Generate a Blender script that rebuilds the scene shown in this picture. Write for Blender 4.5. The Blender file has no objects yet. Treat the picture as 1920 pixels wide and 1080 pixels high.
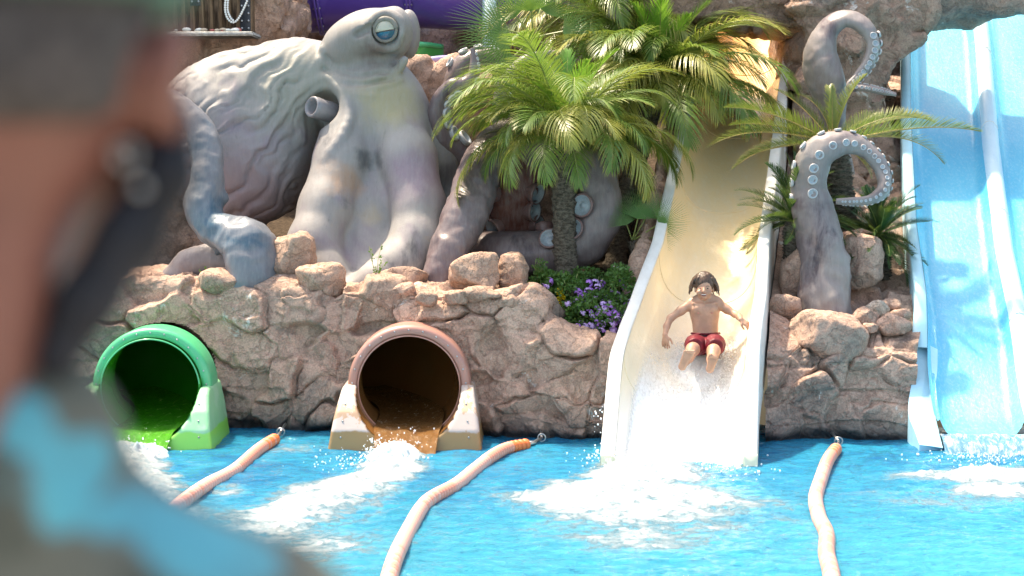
import bpy, math, random
import numpy as np
from mathutils import Vector, Matrix

random.seed(7)
rng = np.random.default_rng(7)
R = math.radians
scene = bpy.context.scene
COL = scene.collection
PI = math.pi

# ------------------------------------------------------------------ camera
CAM = Vector((0.0, -16.0, 2.8))
FPX = 3200.0                       # focal length in pixels of the 1920 px wide photograph
PITCH = math.atan(265 / FPX)
cd = bpy.data.cameras.new("camera")
cam = bpy.data.objects.new("camera", cd)
COL.objects.link(cam)
cam.location = CAM
cam.rotation_euler = (PI / 2 - PITCH, 0, 0)
cd.sensor_width = 36.0
cd.lens = FPX / 1920 * 36.0
cd.clip_start = 0.05
cd.clip_end = 400
cd.dof.use_dof = True
cd.dof.focus_distance = 16.4
cd.dof.aperture_fstop = 2.5
scene.camera = cam

# ------------------------------------------------------------------ sky, sun, exposure
SUN_EL, SUN_AZ = R(65), R(-46)     # azimuth measured from +Y (away from the camera) towards +X
w = bpy.data.worlds.new("World")
scene.world = w
w.use_nodes = True
nt = w.node_tree
bg = nt.nodes["Background"]
sky = nt.nodes.new("ShaderNodeTexSky")
sky.sky_type = 'NISHITA'
sky.sun_disc = False
sky.sun_elevation = SUN_EL
sky.sun_rotation = SUN_AZ
sky.air_density = 1.0
sky.dust_density = 2.5
sky.ozone_density = 0.6
nt.links.new(sky.outputs[0], bg.inputs[0])
bg.inputs[1].default_value = 0.15
sd = bpy.data.lights.new("sun", 'SUN')
sd.energy = 2.7
sd.angle = R(2.0)
sd.color = (1.0, 0.95, 0.88)
sun = bpy.data.objects.new("sun", sd)
COL.objects.link(sun)
sdir = Vector((math.sin(SUN_AZ) * math.cos(SUN_EL), math.cos(SUN_AZ) * math.cos(SUN_EL), math.sin(SUN_EL)))
sun.rotation_euler = sdir.to_track_quat('Z', 'Y').to_euler()
sun.location = sdir * 30
vs = scene.view_settings
vs.view_transform = 'Standard'
vs.look = 'None'
vs.gamma = 1.0
vs.use_curve_mapping = False
vs.exposure = 1.72
vs.use_white_balance = True
vs.white_balance_temperature = 8000
vs.white_balance_tint = 8
scene.cycles.use_denoising = True
scene.cycles.max_bounces = 8
scene.cycles.transparent_max_bounces = 12
scene.cycles.caustics_reflective = False
scene.cycles.caustics_refractive = False
scene.cycles.sample_clamp_indirect = 6.0

_cp, _sp = math.cos(PITCH), math.sin(PITCH)
def P(px, py, Y):
    """world point seen at photo pixel (px, py) at world depth Y"""
    a = (px - 960) / FPX; b = -(py - 540) / FPX
    d = Vector((a, _cp + b * _sp, -_sp + b * _cp))
    return CAM + d * ((Y + 16.0) / d.y)
def S(Y): return FPX / (Y + 16.0)   # pixels per metre
def W(px, py, z=0.0):
    a = (px - 960) / FPX; b = -(py - 540) / FPX
    d = Vector((a, _cp + b * _sp, -_sp + b * _cp))
    return CAM + d * ((z - 2.8) / d.z)

# ------------------------------------------------------------------ numpy noise
def _h(ix, iy, iz, seed):
    n = (ix.astype(np.uint32) * np.uint32(374761393) + iy.astype(np.uint32) * np.uint32(668265263)
         + iz.astype(np.uint32) * np.uint32(2147483647) + np.uint32(seed * 144665 + 12345))
    n = (n ^ (n >> np.uint32(13))) * np.uint32(1274126177)
    n = n ^ (n >> np.uint32(16))
    n = n * np.uint32(2246822519)
    n = n ^ (n >> np.uint32(15))
    return n.astype(np.float32) / np.float32(4294967295.0) * 2 - 1
def vnoise(p, seed=0):
    f = np.floor(p); t = (p - f).astype(np.float32); t = t * t * t * (t * (t * 6 - 15) + 10)
    i = f.astype(np.int64)
    x, y, z = i[..., 0], i[..., 1], i[..., 2]
    tx, ty, tz = t[..., 0], t[..., 1], t[..., 2]
    def L(a, b, t): return a + (b - a) * t
    return L(L(L(_h(x, y, z, seed), _h(x + 1, y, z, seed), tx), L(_h(x, y + 1, z, seed), _h(x + 1, y + 1, z, seed), tx), ty),
             L(L(_h(x, y, z + 1, seed), _h(x + 1, y, z + 1, seed), tx), L(_h(x, y + 1, z + 1, seed), _h(x + 1, y + 1, z + 1, seed), tx), ty), tz)
def fbm(p, octv=4, seed=0, gain=0.5):
    p = np.asarray(p, dtype=np.float64); s = 0; a = 1.0; n = 0
    for o in range(octv):
        s = s + a * vnoise(p * (2.03 ** o) + o * 17.3 + 100, seed + o); n += a; a *= gain
    return s / n
def sstep(a, b, x):
    t = np.clip((x - a) / (b - a), 0, 1); return t * t * (3 - 2 * t)

# ------------------------------------------------------------------ objects
def empty(name, loc=(0, 0, 0)):
    o = bpy.data.objects.new(name, None); COL.objects.link(o); o.location = loc
    o.empty_display_size = 0.1
    return o
def tag(o, label=None, cat=None, group=None, kind=None):
    if label: o["label"] = label
    if cat: o["category"] = cat
    if group: o["group"] = group
    if kind: o["kind"] = kind
    return o
def mesh(name, V, F, mats=None, midx=None, smooth=True, attrs=None):
    V = np.asarray(V, dtype=np.float32)
    m = bpy.data.meshes.new(name)
    if isinstance(F, np.ndarray):
        k = F.shape[1]
        m.vertices.add(len(V)); m.vertices.foreach_set("co", V.ravel())
        m.loops.add(F.size); m.loops.foreach_set("vertex_index", F.ravel().astype(np.int32))
        m.polygons.add(len(F)); m.polygons.foreach_set("loop_start", np.arange(0, F.size, k, dtype=np.int32))
        m.update(calc_edges=True)
    else:
        m.from_pydata([tuple(map(float, v)) for v in V], [], F)
    if mats:
        for x in (mats if isinstance(mats, (list, tuple)) else [mats]): m.materials.append(x)
    if midx is not None: m.polygons.foreach_set("material_index", np.asarray(midx, dtype=np.int32))
    m.polygons.foreach_set("use_smooth", np.full(len(m.polygons), bool(smooth)))
    if attrs:
        for k, a in attrs.items():
            at = m.attributes.new(k, 'FLOAT', 'POINT'); at.data.foreach_set("value", np.asarray(a, dtype=np.float32).ravel())
    m.update()
    return m
def link(name, me, parent=None, world=True):
    o = bpy.data.objects.new(name, me); COL.objects.link(o)
    if parent is not None:
        o.parent = parent
        if world:
            o.matrix_parent_inverse = wm(parent).inverted()
    return o
def wm(o):
    m = Matrix.LocRotScale(o.location, o.rotation_euler, o.scale)
    if o.parent: m = wm(o.parent) @ o.matrix_parent_inverse @ m
    return m
def obj(name, V, F, mats, parent=None, **k):
    return link(name, mesh(name, V, F, mats, **k), parent)

class MB:
    """collects simple solids into one mesh"""
    def __init__(s): s.V = []; s.F = []; s.M = []; s.n = 0
    def add(s, V, F, m=0):
        V = np.asarray(V, dtype=float).reshape(-1, 3)
        s.V.append(V); s.F += [tuple(i + s.n for i in f) for f in F]; s.M += [m] * len(F); s.n += len(V)
    def box(s, c, size, rot=None, m=0, bev=0.0):
        sx, sy, sz = [d / 2 for d in size]
        if bev <= 0:
            V = np.array([(x, y, z) for x in (-sx, sx) for y in (-sy, sy) for z in (-sz, sz)])
            F = [(0, 1, 3, 2), (4, 6, 7, 5), (0, 4, 5, 1), (2, 3, 7, 6), (0, 2, 6, 4), (1, 5, 7, 3)]
        else:
            b = min(bev, sx * .9, sy * .9, sz * .9); V = []; 
            for x in (-1, 1):
                for y in (-1, 1):
                    for z in (-1, 1):
                        V += [(x * sx, y * (sy - b), z * (sz - b)), (x * (sx - b), y * sy, z * (sz - b)), (x * (sx - b), y * (sy - b), z * sz)]
            V = np.array(V)
            def id(x, y, z, k): return ((x > 0) * 4 + (y > 0) * 2 + (z > 0)) * 3 + k
            F = []
            for k, (a, bb) in enumerate([((1, 2)), ((0, 2)), ((0, 1))]):
                for sg in (-1, 1):
                    q = []
                    for (u, v) in ((-1, -1), (1, -1), (1, 1), (-1, 1)):
                        c3 = [0, 0, 0]; c3[k] = sg; c3[a] = u; c3[bb] = v; q.append(id(*c3, k))
                    if (sg > 0) == (k == 1): q = q[::-1]
                    F.append(tuple(q))
            for k in range(3):
                a, bb = [i for i in range(3) if i != k]
                for u in (-1, 1):
                    for v in (-1, 1):
                        c1 = [0, 0, 0]; c1[a] = u; c1[bb] = v; c1[k] = -1; c2 = list(c1); c2[k] = 1
                        q = (id(*c1, a), id(*c2, a), id(*c2, bb), id(*c1, bb))
                        F.append(q)
            for x in (-1, 1):
                for y in (-1, 1):
                    for z in (-1, 1): F.append((id(x, y, z, 0), id(x, y, z, 1), id(x, y, z, 2)))
        if rot is not None: V = V @ np.array(rot.to_3x3()).T
        s.add(V + np.array(c), F, m)
    def tube(s, pts, rad, seg=8, m=0, caps=True):
        V, F = tube_geo(pts, rad, seg, caps); s.add(V, F, m)
    def ball(s, c, r, seg=8, ring=6, m=0):
        V, F = ball_geo(c, r, seg, ring); s.add(V, F, m)
    def build(s, name, mats, parent=None, smooth=True, raw=False):
        me = mesh(name, np.concatenate(s.V), s.F, mats, s.M, smooth)
        return me if raw else link(name, me, parent)

def ball_geo(c, r, seg=8, ring=6):
    if not hasattr(r, '__len__'): r = (r, r, r)
    V = [(0, 0, r[2])]
    for i in range(1, ring):
        th = PI * i / ring
        for j in range(seg):
            ph = 2 * PI * j / seg
            V.append((r[0] * math.sin(th) * math.cos(ph), r[1] * math.sin(th) * math.sin(ph), r[2] * math.cos(th)))
    V.append((0, 0, -r[2])); F = []
    for j in range(seg): F.append((0, 1 + j, 1 + (j + 1) % seg))
    for i in range(ring - 2):
        for j in range(seg):
            a = 1 + i * seg + j; b = 1 + i * seg + (j + 1) % seg
            F.append((a, a + seg, b + seg, b))
    l = len(V) - 1; k = 1 + (ring - 2) * seg
    for j in range(seg): F.append((l, k + (j + 1) % seg, k + j))
    return np.array(V) + np.array(c), F

def frames(pts):
    pts = np.asarray(pts, dtype=float)
    T = np.gradient(pts, axis=0); T /= np.linalg.norm(T, axis=1)[:, None] + 1e-9
    N = np.zeros_like(T)
    a = np.array([0, 0, 1.0]) if abs(T[0][2]) < .9 else np.array([0, -1.0, 0])
    n = a - T[0] * a.dot(T[0]); N[0] = n / np.linalg.norm(n)
    for i in range(1, len(T)):
        n = N[i - 1] - T[i] * N[i - 1].dot(T[i]); N[i] = n / (np.linalg.norm(n) + 1e-9)
    return T, N, np.cross(T, N)
def tube_geo(pts, rad, seg=8, caps=True):
    pts = np.asarray([tuple(p) for p in pts], dtype=float); n = len(pts)
    rad = np.full(n, rad) if not hasattr(rad, '__len__') else np.asarray(rad, float)
    T, N, B = frames(pts)
    a = np.arange(seg) * 2 * PI / seg
    V = pts[:, None, :] + rad[:, None, None] * (np.cos(a)[None, :, None] * N[:, None, :] + np.sin(a)[None, :, None] * B[:, None, :])
    V = V.reshape(-1, 3); F = []
    for i in range(n - 1):
        for j in range(seg):
            k = (j + 1) % seg
            F.append((i * seg + j, i * seg + k, (i + 1) * seg + k, (i + 1) * seg + j))
    if caps:
        F.append(tuple(range(seg))[::-1]); F.append(tuple((n - 1) * seg + j for j in range(seg)))
    return V, F
def spline(pts, n=60):
    """Catmull-Rom through the rows of pts (any number of columns)"""
    p = np.asarray([tuple(q) for q in pts], dtype=float)
    p = np.vstack([2 * p[0] - p[1], p, 2 * p[-1] - p[-2]])
    m = len(p) - 3; out = []
    for u in np.linspace(0, m - 1e-6, n):
        i = int(u); t = u - i
        a, b, c, d = p[i], p[i + 1], p[i + 2], p[i + 3]
        out.append(.5 * ((2 * b) + (-a + c) * t + (2 * a - 5 * b + 4 * c - d) * t * t + (-a + 3 * b - 3 * c + d) * t ** 3))
    return np.array(out)
def normals(V, F):
    a, b, c = V[F[:, 0]], V[F[:, 1]], V[F[:, 2]]
    n = np.cross(b - a, c - a)
    if F.shape[1] == 4: n = n + np.cross(c - a, V[F[:, 3]] - a)
    N = np.zeros_like(V)
    for k in range(F.shape[1]): np.add.at(N, F[:, k], n)
    return N / (np.linalg.norm(N, axis=1)[:, None] + 1e-12)

# ------------------------------------------------------------------ volumes -> meshes
class Vol:
    def __init__(s, lo, hi, h):
        s.lo = np.array(lo, float); s.h = h
        s.n = np.maximum(2, np.ceil((np.array(hi, float) - s.lo) / h).astype(int) + 1)
        s.ax = [(s.lo[i] + np.arange(s.n[i]) * h).astype(np.float32) for i in range(3)]
        s.D = np.full(s.n, 9.0, np.float32)
    def _sl(s, lo, hi):
        a = [int(np.clip(math.floor((lo[i] - s.lo[i]) / s.h), 0, s.n[i])) for i in range(3)]
        b = [int(np.clip(math.ceil((hi[i] - s.lo[i]) / s.h) + 1, 0, s.n[i])) for i in range(3)]
        return a, b
    def op(s, lo, hi, fn, k=0.0, sub=False):
        pad = k + 2.5 * s.h
        a, b = s._sl([l - pad for l in lo], [q + pad for q in hi])
        if any(b[i] <= a[i] for i in range(3)): return
        X = s.ax[0][a[0]:b[0], None, None]; Y = s.ax[1][None, a[1]:b[1], None]; Z = s.ax[2][None, None, a[2]:b[2]]
        d = fn(X, Y, Z)
        v = s.D[a[0]:b[0], a[1]:b[1], a[2]:b[2]]
        if sub:
            d = -d
            if k > 0:
                hh = np.maximum(k - np.abs(v - d), 0) / k; v[...] = np.maximum(v, d) + hh * hh * k * .25
            else: v[...] = np.maximum(v, d)
        else:
            if k > 0:
                hh = np.maximum(k - np.abs(v - d), 0) / k; v[...] = np.minimum(v, d) - hh * hh * k * .25
            else: v[...] = np.minimum(v, d)
    def cone(s, a, b, ra, rb=None, k=0.0, sub=False, flat=None):
        """round cone; flat=(axis vector, factor) squashes the section along an axis"""
        a = np.array(a, float); b = np.array(b, float); rb = ra if rb is None else rb
        ab = b - a; L2 = max(ab.dot(ab), 1e-9); r = max(ra, rb)
        lo = np.minimum(a, b) - r; hi = np.maximum(a, b) + r
        def fn(X, Y, Z):
            x, y, z = X - a[0], Y - a[1], Z - a[2]
            t = np.clip((x * ab[0] + y * ab[1] + z * ab[2]) / L2, 0, 1)
            x, y, z = x - t * ab[0], y - t * ab[1], z - t * ab[2]
            q = x * x + y * y + z * z
            if flat is not None:
                ax, f = flat; dd = x * ax[0] + y * ax[1] + z * ax[2]
                q = q + dd * dd * (1 / (f * f) - 1)
                return (np.sqrt(q) - (ra + (rb - ra) * t)) * min(1, f * 1.0 + .1)
            return np.sqrt(q) - (ra + (rb - ra) * t)
        s.op(lo, hi, fn, k, sub)
    def chain(s, pts, rad, k=0.02, sub=False):
        for i in range(len(pts) - 1): s.cone(pts[i], pts[i + 1], rad[i], rad[i + 1], k, sub)
    def ell(s, c, r, rot=None, k=0.0, sub=False):
        c = np.array(c, float); r = np.array(r, float); M = np.eye(3) if rot is None else np.array(rot.to_3x3()).T
        e = float(r.max()) if rot is not None else r
        def fn(X, Y, Z):
            x, y, z = X - c[0], Y - c[1], Z - c[2]
            u = M[0, 0] * x + M[0, 1] * y + M[0, 2] * z
            v = M[1, 0] * x + M[1, 1] * y + M[1, 2] * z
            w_ = M[2, 0] * x + M[2, 1] * y + M[2, 2] * z
            k0 = np.sqrt((u / r[0]) ** 2 + (v / r[1]) ** 2 + (w_ / r[2]) ** 2)
            k1 = np.sqrt((u / r[0] ** 2) ** 2 + (v / r[1] ** 2) ** 2 + (w_ / r[2] ** 2) ** 2) + 1e-9
            return k0 * (k0 - 1) / k1
        s.op(c - e, c + e, fn, k, sub)
    def mesh(s):
        D = s.D; I = D < 0
        c = [I[a:a + s.n[0] - 1 + (0), b:b + s.n[1] - 1, d:d + s.n[2] - 1] for a in (0, 1) for b in (0, 1) for d in (0, 1)]
        cnt = sum(x.astype(np.int8) for x in c)
        act = (cnt > 0) & (cnt < 8)
        idx = np.full(act.shape, -1, np.int64); ii = np.argwhere(act); idx[act] = np.arange(len(ii))
        corner = np.array([(a, b, d) for a in (0, 1) for b in (0, 1) for d in (0, 1)])
        val = np.stack([D[ii[:, 0] + q[0], ii[:, 1] + q[1], ii[:, 2] + q[2]] for q in corner], 1)
        acc = np.zeros((len(ii), 3)); num = np.zeros(len(ii))
        for i in range(8):
            for j in range(i + 1, 8):
                if np.abs(corner[i] - corner[j]).sum() == 1:
                    va, vb = val[:, i], val[:, j]; m = (va < 0) != (vb < 0)
                    t = np.where(m, va / (va - vb + 1e-12), 0)[:, None]
                    acc += np.where(m[:, None], corner[i] + t * (corner[j] - corner[i]), 0); num += m
        V = s.lo + (ii + acc / num[:, None]) * s.h
        Q = []
        n = act.shape
        for ax in range(3):
            sl0 = [slice(None)] * 3; sl1 = [slice(None)] * 3
            sl0[ax] = slice(0, s.n[ax] - 1); sl1[ax] = slice(1, s.n[ax])
            A, B = I[tuple(sl0)], I[tuple(sl1)]
            e = np.argwhere(A != B)
            o1, o2 = [k for k in range(3) if k != ax]
            e = e[(e[:, o1] > 0) & (e[:, o2] > 0) & (e[:, o1] < s.n[o1] - 1) & (e[:, o2] < s.n[o2] - 1)]
            if not len(e): continue
            def g(d1, d2):
                q = e.copy(); q[:, o1] -= d1; q[:, o2] -= d2; return idx[q[:, 0], q[:, 1], q[:, 2]]
            q = np.stack([g(1, 1), g(0, 1), g(0, 0), g(1, 0)], 1)
            inside_first = A[e[:, 0], e[:, 1], e[:, 2]]
            flip = inside_first if ax != 1 else ~inside_first
            q[~flip] = q[~flip][:, ::-1]
            Q.append(q)
        F = np.concatenate(Q)
        return V, F[(F >= 0).all(1)]

# ------------------------------------------------------------------ materials
class N:
    """small node helper"""
    def __init__(s, name):
        s.m = bpy.data.materials.new(name); s.m.use_nodes = True; s.t = s.m.node_tree
        s.b = s.t.nodes["Principled BSDF"]; s.out = s.t.nodes["Material Output"]
        s._co = None
    def new(s, k, **a):
        n = s.t.nodes.new(k)
        for q, v in a.items(): setattr(n, q, v)
        return n
    def set(s, sock, v):
        if hasattr(v, 'is_output') or isinstance(v, bpy.types.NodeSocket): s.t.links.new(v, sock)
        elif isinstance(v, (tuple, list)) and len(v) == 3 and sock.type == 'RGBA': sock.default_value = (*v, 1)
        else: sock.default_value = v
    def co(s):
        if s._co is None: s._co = s.new("ShaderNodeTexCoord").outputs["Object"]
        return s._co
    def noise(s, scale, detail=4, rough=.55, vec=None, dist=0.0):
        n = s.new("ShaderNodeTexNoise"); n.inputs["Scale"].default_value = scale; n.inputs["Detail"].default_value = detail
        n.inputs["Roughness"].default_value = rough; n.inputs["Distortion"].default_value = dist
        s.set(n.inputs["Vector"], vec or s.co()); return n.outputs["Fac"]
    def ramp(s, v, a, b, lo=0.0, hi=1.0):
        n = s.new("ShaderNodeMapRange"); n.interpolation_type = 'SMOOTHSTEP'
        s.set(n.inputs[0], v)
        for i, x in enumerate((a, b, lo, hi)): s.set(n.inputs[i + 1], x)
        return n.outputs[0]
    def mix(s, f, a, b, mode='MIX'):
        n = s.new("ShaderNodeMix", data_type='RGBA', blend_type=mode)
        s.set(n.inputs[0], f); s.set(n.inputs[6], a); s.set(n.inputs[7], b); return n.outputs[2]
    def math(s, op, a, b=0.0):
        n = s.new("ShaderNodeMath", operation=op); s.set(n.inputs[0], a); s.set(n.inputs[1], b); return n.outputs[0]
    def scale(s, v, vec=None):
        n = s.new("ShaderNodeMapping"); s.set(n.inputs[0], vec or s.co()); n.inputs["Scale"].default_value = v; return n.outputs[0]
    def xyz(s, vec=None):
        n = s.new("ShaderNodeSeparateXYZ"); s.set(n.inputs[0], vec or s.co()); return n.outputs
    def attr(s, name):
        n = s.new("ShaderNodeAttribute"); n.attribute_name = name; return n.outputs["Fac"]
    def rnd(s): return s.new("ShaderNodeObjectInfo").outputs["Random"]
    def bump(s, h, strength=.5, dist=.01, normal=None):
        n = s.new("ShaderNodeBump"); n.inputs["Strength"].default_value = strength; n.inputs["Distance"].default_value = dist
        s.set(n.inputs["Height"], h)
        if normal is not None: s.set(n.inputs["Normal"], normal)
        return n.outputs[0]
    def fin(s, col=None, rough=.6, bump=None, spec=None, **k):
        if col is not None: s.set(s.b.inputs["Base Color"], col)
        s.set(s.b.inputs["Roughness"], rough)
        if bump is not None: s.set(s.b.inputs["Normal"], bump)
        if spec is not None: s.set(s.b.inputs["Specular IOR Level"], spec)
        for q, v in k.items(): s.set(s.b.inputs[q.replace('_', ' ')], v)
        return s.m

def rock_mat(name, a=(.70, .44, .33), b=(.56, .35, .265), g=(.25, .205, .18), wet=True, grey=.5, white=.0, light=1.0):
    n = N(name)
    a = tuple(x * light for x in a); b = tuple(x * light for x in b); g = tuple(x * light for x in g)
    c = n.mix(n.ramp(n.noise(1.7, 5), .38, .62), a, b)
    c = n.mix(n.ramp(n.noise(1.1, 6, .65, dist=.6), .58 - .12 * grey, .72 - .08 * grey), c, g)
    c = n.mix(n.ramp(n.rnd(), 0, 1, 0, .28), c, (.36 * light, .25 * light, .19 * light))
    f = n.noise(26, 6, .7)
    c = n.mix(n.ramp(f, .35, .75, 0, .55), c, (.56 * light, .40 * light, .31 * light), 'MIX')
    c = n.mix(n.ramp(n.noise(60, 3, .7), .3, .7, .45, 0), c, (.10, .075, .065))
    if white > 0:
        wv = n.math('MULTIPLY', n.ramp(n.noise(2.3, 7, .7, dist=1.0), .60, .66), n.ramp(n.noise(14, 5, .75), .42, .58))
        c = n.mix(n.math('MULTIPLY', wv, white), c, (.72, .70, .66))
    rg = n.math('ABSOLUTE', n.math('SUBTRACT', n.noise(5, 7, .6, dist=.4), .5))
    bu = n.bump(n.ramp(rg, .0, .05), .7, .02)
    bu = n.bump(n.noise(14, 8, .66), .8, .015, bu)
    vz = n.new('ShaderNodeTexVoronoi', feature='DISTANCE_TO_EDGE'); vz.inputs['Scale'].default_value = 5.5; n.set(vz.inputs['Vector'], n.scale((1, 1, 1.5), None)); bu = n.bump(n.ramp(vz.outputs['Distance'], .0, .03), .18, .010, bu)
    bu = n.bump(n.noise(75, 4, .7), .55, .006, bu)
    r = .85
    if wet:
        z = n.xyz()[2]
        zz = n.math('ADD', z, n.math('MULTIPLY', n.math('SUBTRACT', n.noise(2.2, 5), .5), .30))
        c = n.mix(n.ramp(zz, .40, .0, 0, .45), c, (.15, .125, .12))
        c = n.mix(n.ramp(zz, .11, .03), c, (.035, .036, .038))
        r = n.ramp(zz, .0, .2, .35, .85)
    return n.fin(c, r, bu, .3)
M_ROCK = rock_mat('rock_paint', grey=.3, white=.9)
M_ROCK2 = rock_mat('rock_paint_pale', a=(.66, .41, .30), b=(.54, .335, .245), grey=.3, wet=False)
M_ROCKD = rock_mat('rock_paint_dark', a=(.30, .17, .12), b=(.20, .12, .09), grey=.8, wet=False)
M_ROCKRD = rock_mat('rock_paint_right_dry', a=(.68, .44, .34), b=(.55, .35, .275), g=(.25, .20, .175), grey=.4, wet=False, white=.3)
M_ROCKR = rock_mat('rock_paint_right', a=(.68, .44, .34), b=(.55, .35, .275), g=(.25, .20, .175), grey=.5, white=1.0)
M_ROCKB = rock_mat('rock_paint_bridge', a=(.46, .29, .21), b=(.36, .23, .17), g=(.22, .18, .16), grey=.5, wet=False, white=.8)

def simple(name, col, rough=.5, spec=.5, var=.12, nscale=8, bump=0.0, bscale=40, metal=0.0, **k):
    n = N(name)
    c = n.mix(n.ramp(n.noise(nscale, 5), .35, .65), tuple(x * (1 - var) for x in col), tuple(min(1, x * (1 + var)) for x in col))
    b = n.bump(n.noise(bscale, 4), 1.0, bump) if bump else None
    return n.fin(c, rough, b, spec, Metallic=metal, **k)
M_SOIL = simple('soil', (.07, .05, .035), .95, .1, .4, 20, .02, 30)
M_DECK = simple('deck_paving', (.42, .38, .33), .8, .3, .1, 4, .003, 60)
M_METAL = simple('galvanised_steel', (.45, .46, .47), .35, .5, .15, 20, metal=1.0)
M_BLACK = simple('black_iron', (.03, .03, .032), .45, .5, .2, 20, .003, 50)
M_WHITE = simple('white_paint', (.78, .78, .76), .5, .4, .05)

# ------------------------------------------------------------------ rockwork
def cells(p, seeds, stretch=(1, 1, 1), warp=.12, wscale=1.6, seed=3):
    """nearest seed and the distance to the joint between two stones"""
    st = np.array(stretch)
    w_ = np.stack([fbm(p * wscale + 31 * i, 3, seed + i) for i in range(3)], -1) * warp * 2
    w_ += np.stack([fbm(p * 6 + 57 * i, 2, seed + 9 + i) for i in range(3)], -1) * .05
    q = ((p + w_) * st).astype(np.float32); sd_ = (seeds * st).astype(np.float32)
    best = np.full(len(q), 1e9, np.float32); sec = best.copy(); ib = np.zeros(len(q), int); i2 = ib.copy()
    for i, c in enumerate(sd_):
        d = ((q - c) ** 2).sum(-1)
        n1 = d < best; n2 = (~n1) & (d < sec)
        sec = np.where(n1, best, np.where(n2, d, sec)); i2 = np.where(n1, ib, np.where(n2, i, i2))
        best = np.where(n1, d, best); ib = np.where(n1, i, ib)
    gap = (sec - best) / (2 * np.sqrt(((sd_[ib] - sd_[i2]) ** 2).sum(-1)) + 1e-6)
    return ib, gap
def rockify(V, F, seeds, depth=.05, cw=.022, facet=.18, lump=.07, fine=.014, stretch=(1, 1, 1), seed=3, warp=.12, joints=1.0, offs=.035):
    Nn = normals(V, F); r = np.random.default_rng(seed)
    ib, gap = cells(V, seeds, stretch, warp, seed=seed)
    tilt = r.normal(0, facet, (len(seeds), 3)); off = r.uniform(-offs, offs, len(seeds))
    d = (tilt[ib] * (V - seeds[ib])).sum(-1).clip(-.10, .10) + off[ib]
    fade = sstep(0, .05, gap)
    wide = .38 + .62 * sstep(-.15, .4, vnoise(V * 2.3, seed + 50))
    big = fbm(V * 1.3, 3, seed + 20)
    rid = 1 - np.abs(fbm(V * 2.6, 4, seed + 21)) * 2.4
    # smaller angular facets and ledges on every slab
    lo_, hi_ = V.min(0), V.max(0); n2 = int(min(420, np.prod(np.sort(hi_ - lo_)[1:]) / .05)) + 4
    s2 = V[r.integers(0, len(V), n2)]
    i2, g2 = cells(V, s2, (1, 1, 1.7), .06, 2.5, seed + 60)
    t2 = r.normal(0, .20, (n2, 3)); o2 = r.uniform(-.014, .014, n2)
    d2 = ((t2[i2] * (V - s2[i2])).sum(-1).clip(-.05, .05) + o2[i2]) * sstep(0, .018, g2) * .38
    zz = V[:, 2] / .30 + .9 * fbm(V * .9, 2, seed + 61) + V[:, 0] * .12
    st_ = (zz - np.floor(zz)); strata = (st_ ** 2.5) * -.035 * sstep(-.1, .3, vnoise(V * .9, seed + 62))
    h = d * fade + lump * big * 1.2 + d2 + strata + fine * fbm(V * 11, 5, seed + 22, .6) * 1.8
    # short secondary cracks
    cr = np.abs(fbm(V * np.array([1.6, 1.6, 3.0]) + 9, 3, seed + 30))
    h -= .022 * np.exp(-cr / .012) * sstep(.1, .3, vnoise(V * 1.5 + 5, seed + 31)) * joints
    h -= depth * wide * np.exp(-(gap / cw) ** 1.3) * joints
    return V + Nn * h[:, None], ib
def split(parent, V, F, ib, nseed, mats, name='stone', skip=None):
    fc = ib[F[:, 0]]
    k = 0
    for i in range(nseed):
        f = F[fc == i]
        if len(f) < 12: continue
        u, inv = np.unique(f, return_inverse=True)
        obj(name, V[u], inv.reshape(f.shape), mats, parent)
        k += 1
    return k
def grid_faces(nu, nv):
    a = np.arange(nu * nv).reshape(nu, nv)
    return np.stack([a[:-1, :-1], a[1:, :-1], a[1:, 1:], a[:-1, 1:]], -1).reshape(-1, 4)

def poly_sdf(px, pz, poly):
    poly = np.asarray(poly, float); d = np.full(px.shape, 1e9); s = np.ones(px.shape)
    n = len(poly)
    for i in range(n):
        a, b = poly[i], poly[i - 1]
        ex, ez = b - a; wx, wz = px - a[0], pz - a[1]
        t = np.clip((wx * ex + wz * ez) / (ex * ex + ez * ez + 1e-12), 0, 1)
        bx, bz = wx - ex * t, wz - ez * t
        d = np.minimum(d, bx * bx + bz * bz)
        c1 = pz >= a[1]; c2 = pz < b[1]; c3 = ex * wz > ez * wx
        s = np.where((c1 & c2 & c3) | (~c1 & ~c2 & ~c3), -s, s)
    return s * np.sqrt(d)
def slab(poly_px, Yf, Yb, h=.04, round_=.12, bulge=.0, noise=.06, seed=1, slope=0.0):
    """rock mass: a silhouette given in photo pixels at depth Yf, real thickness to Yb; slope leans the front back with height"""
    pts = np.array([[P(x, y, Yf).x, P(x, y, Yf).z] for x, y in poly_px])
    lo = (pts[:, 0].min() - .25, Yf - .35, pts[:, 1].min() - .25); hi = (pts[:, 0].max() + .25, Yb + .25, pts[:, 1].max() + .25)
    v = Vol(lo, hi, h)
    X, Y, Z = np.meshgrid(*v.ax, indexing='ij')
    d2 = poly_sdf(X[:, 0, :], Z[:, 0, :], pts)[:, None, :] + round_
    z0 = pts[:, 1].min()
    yf = Yf + slope * (Z - z0) + bulge * np.clip(1 + d2 / .9, 0, 1) ** 2
    dy = np.maximum(yf - Y, Y - Yb) + round_
    q = np.sqrt(np.maximum(d2, 0) ** 2 + np.maximum(dy, 0) ** 2) + np.minimum(np.maximum(d2, dy), 0) - round_
    p = np.stack([X, Y, Z], -1)
    q = q + noise * fbm(p * 1.7, 3, seed) * 1.6
    v.D = q.astype(np.float32)
    return v.mesh()
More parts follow.
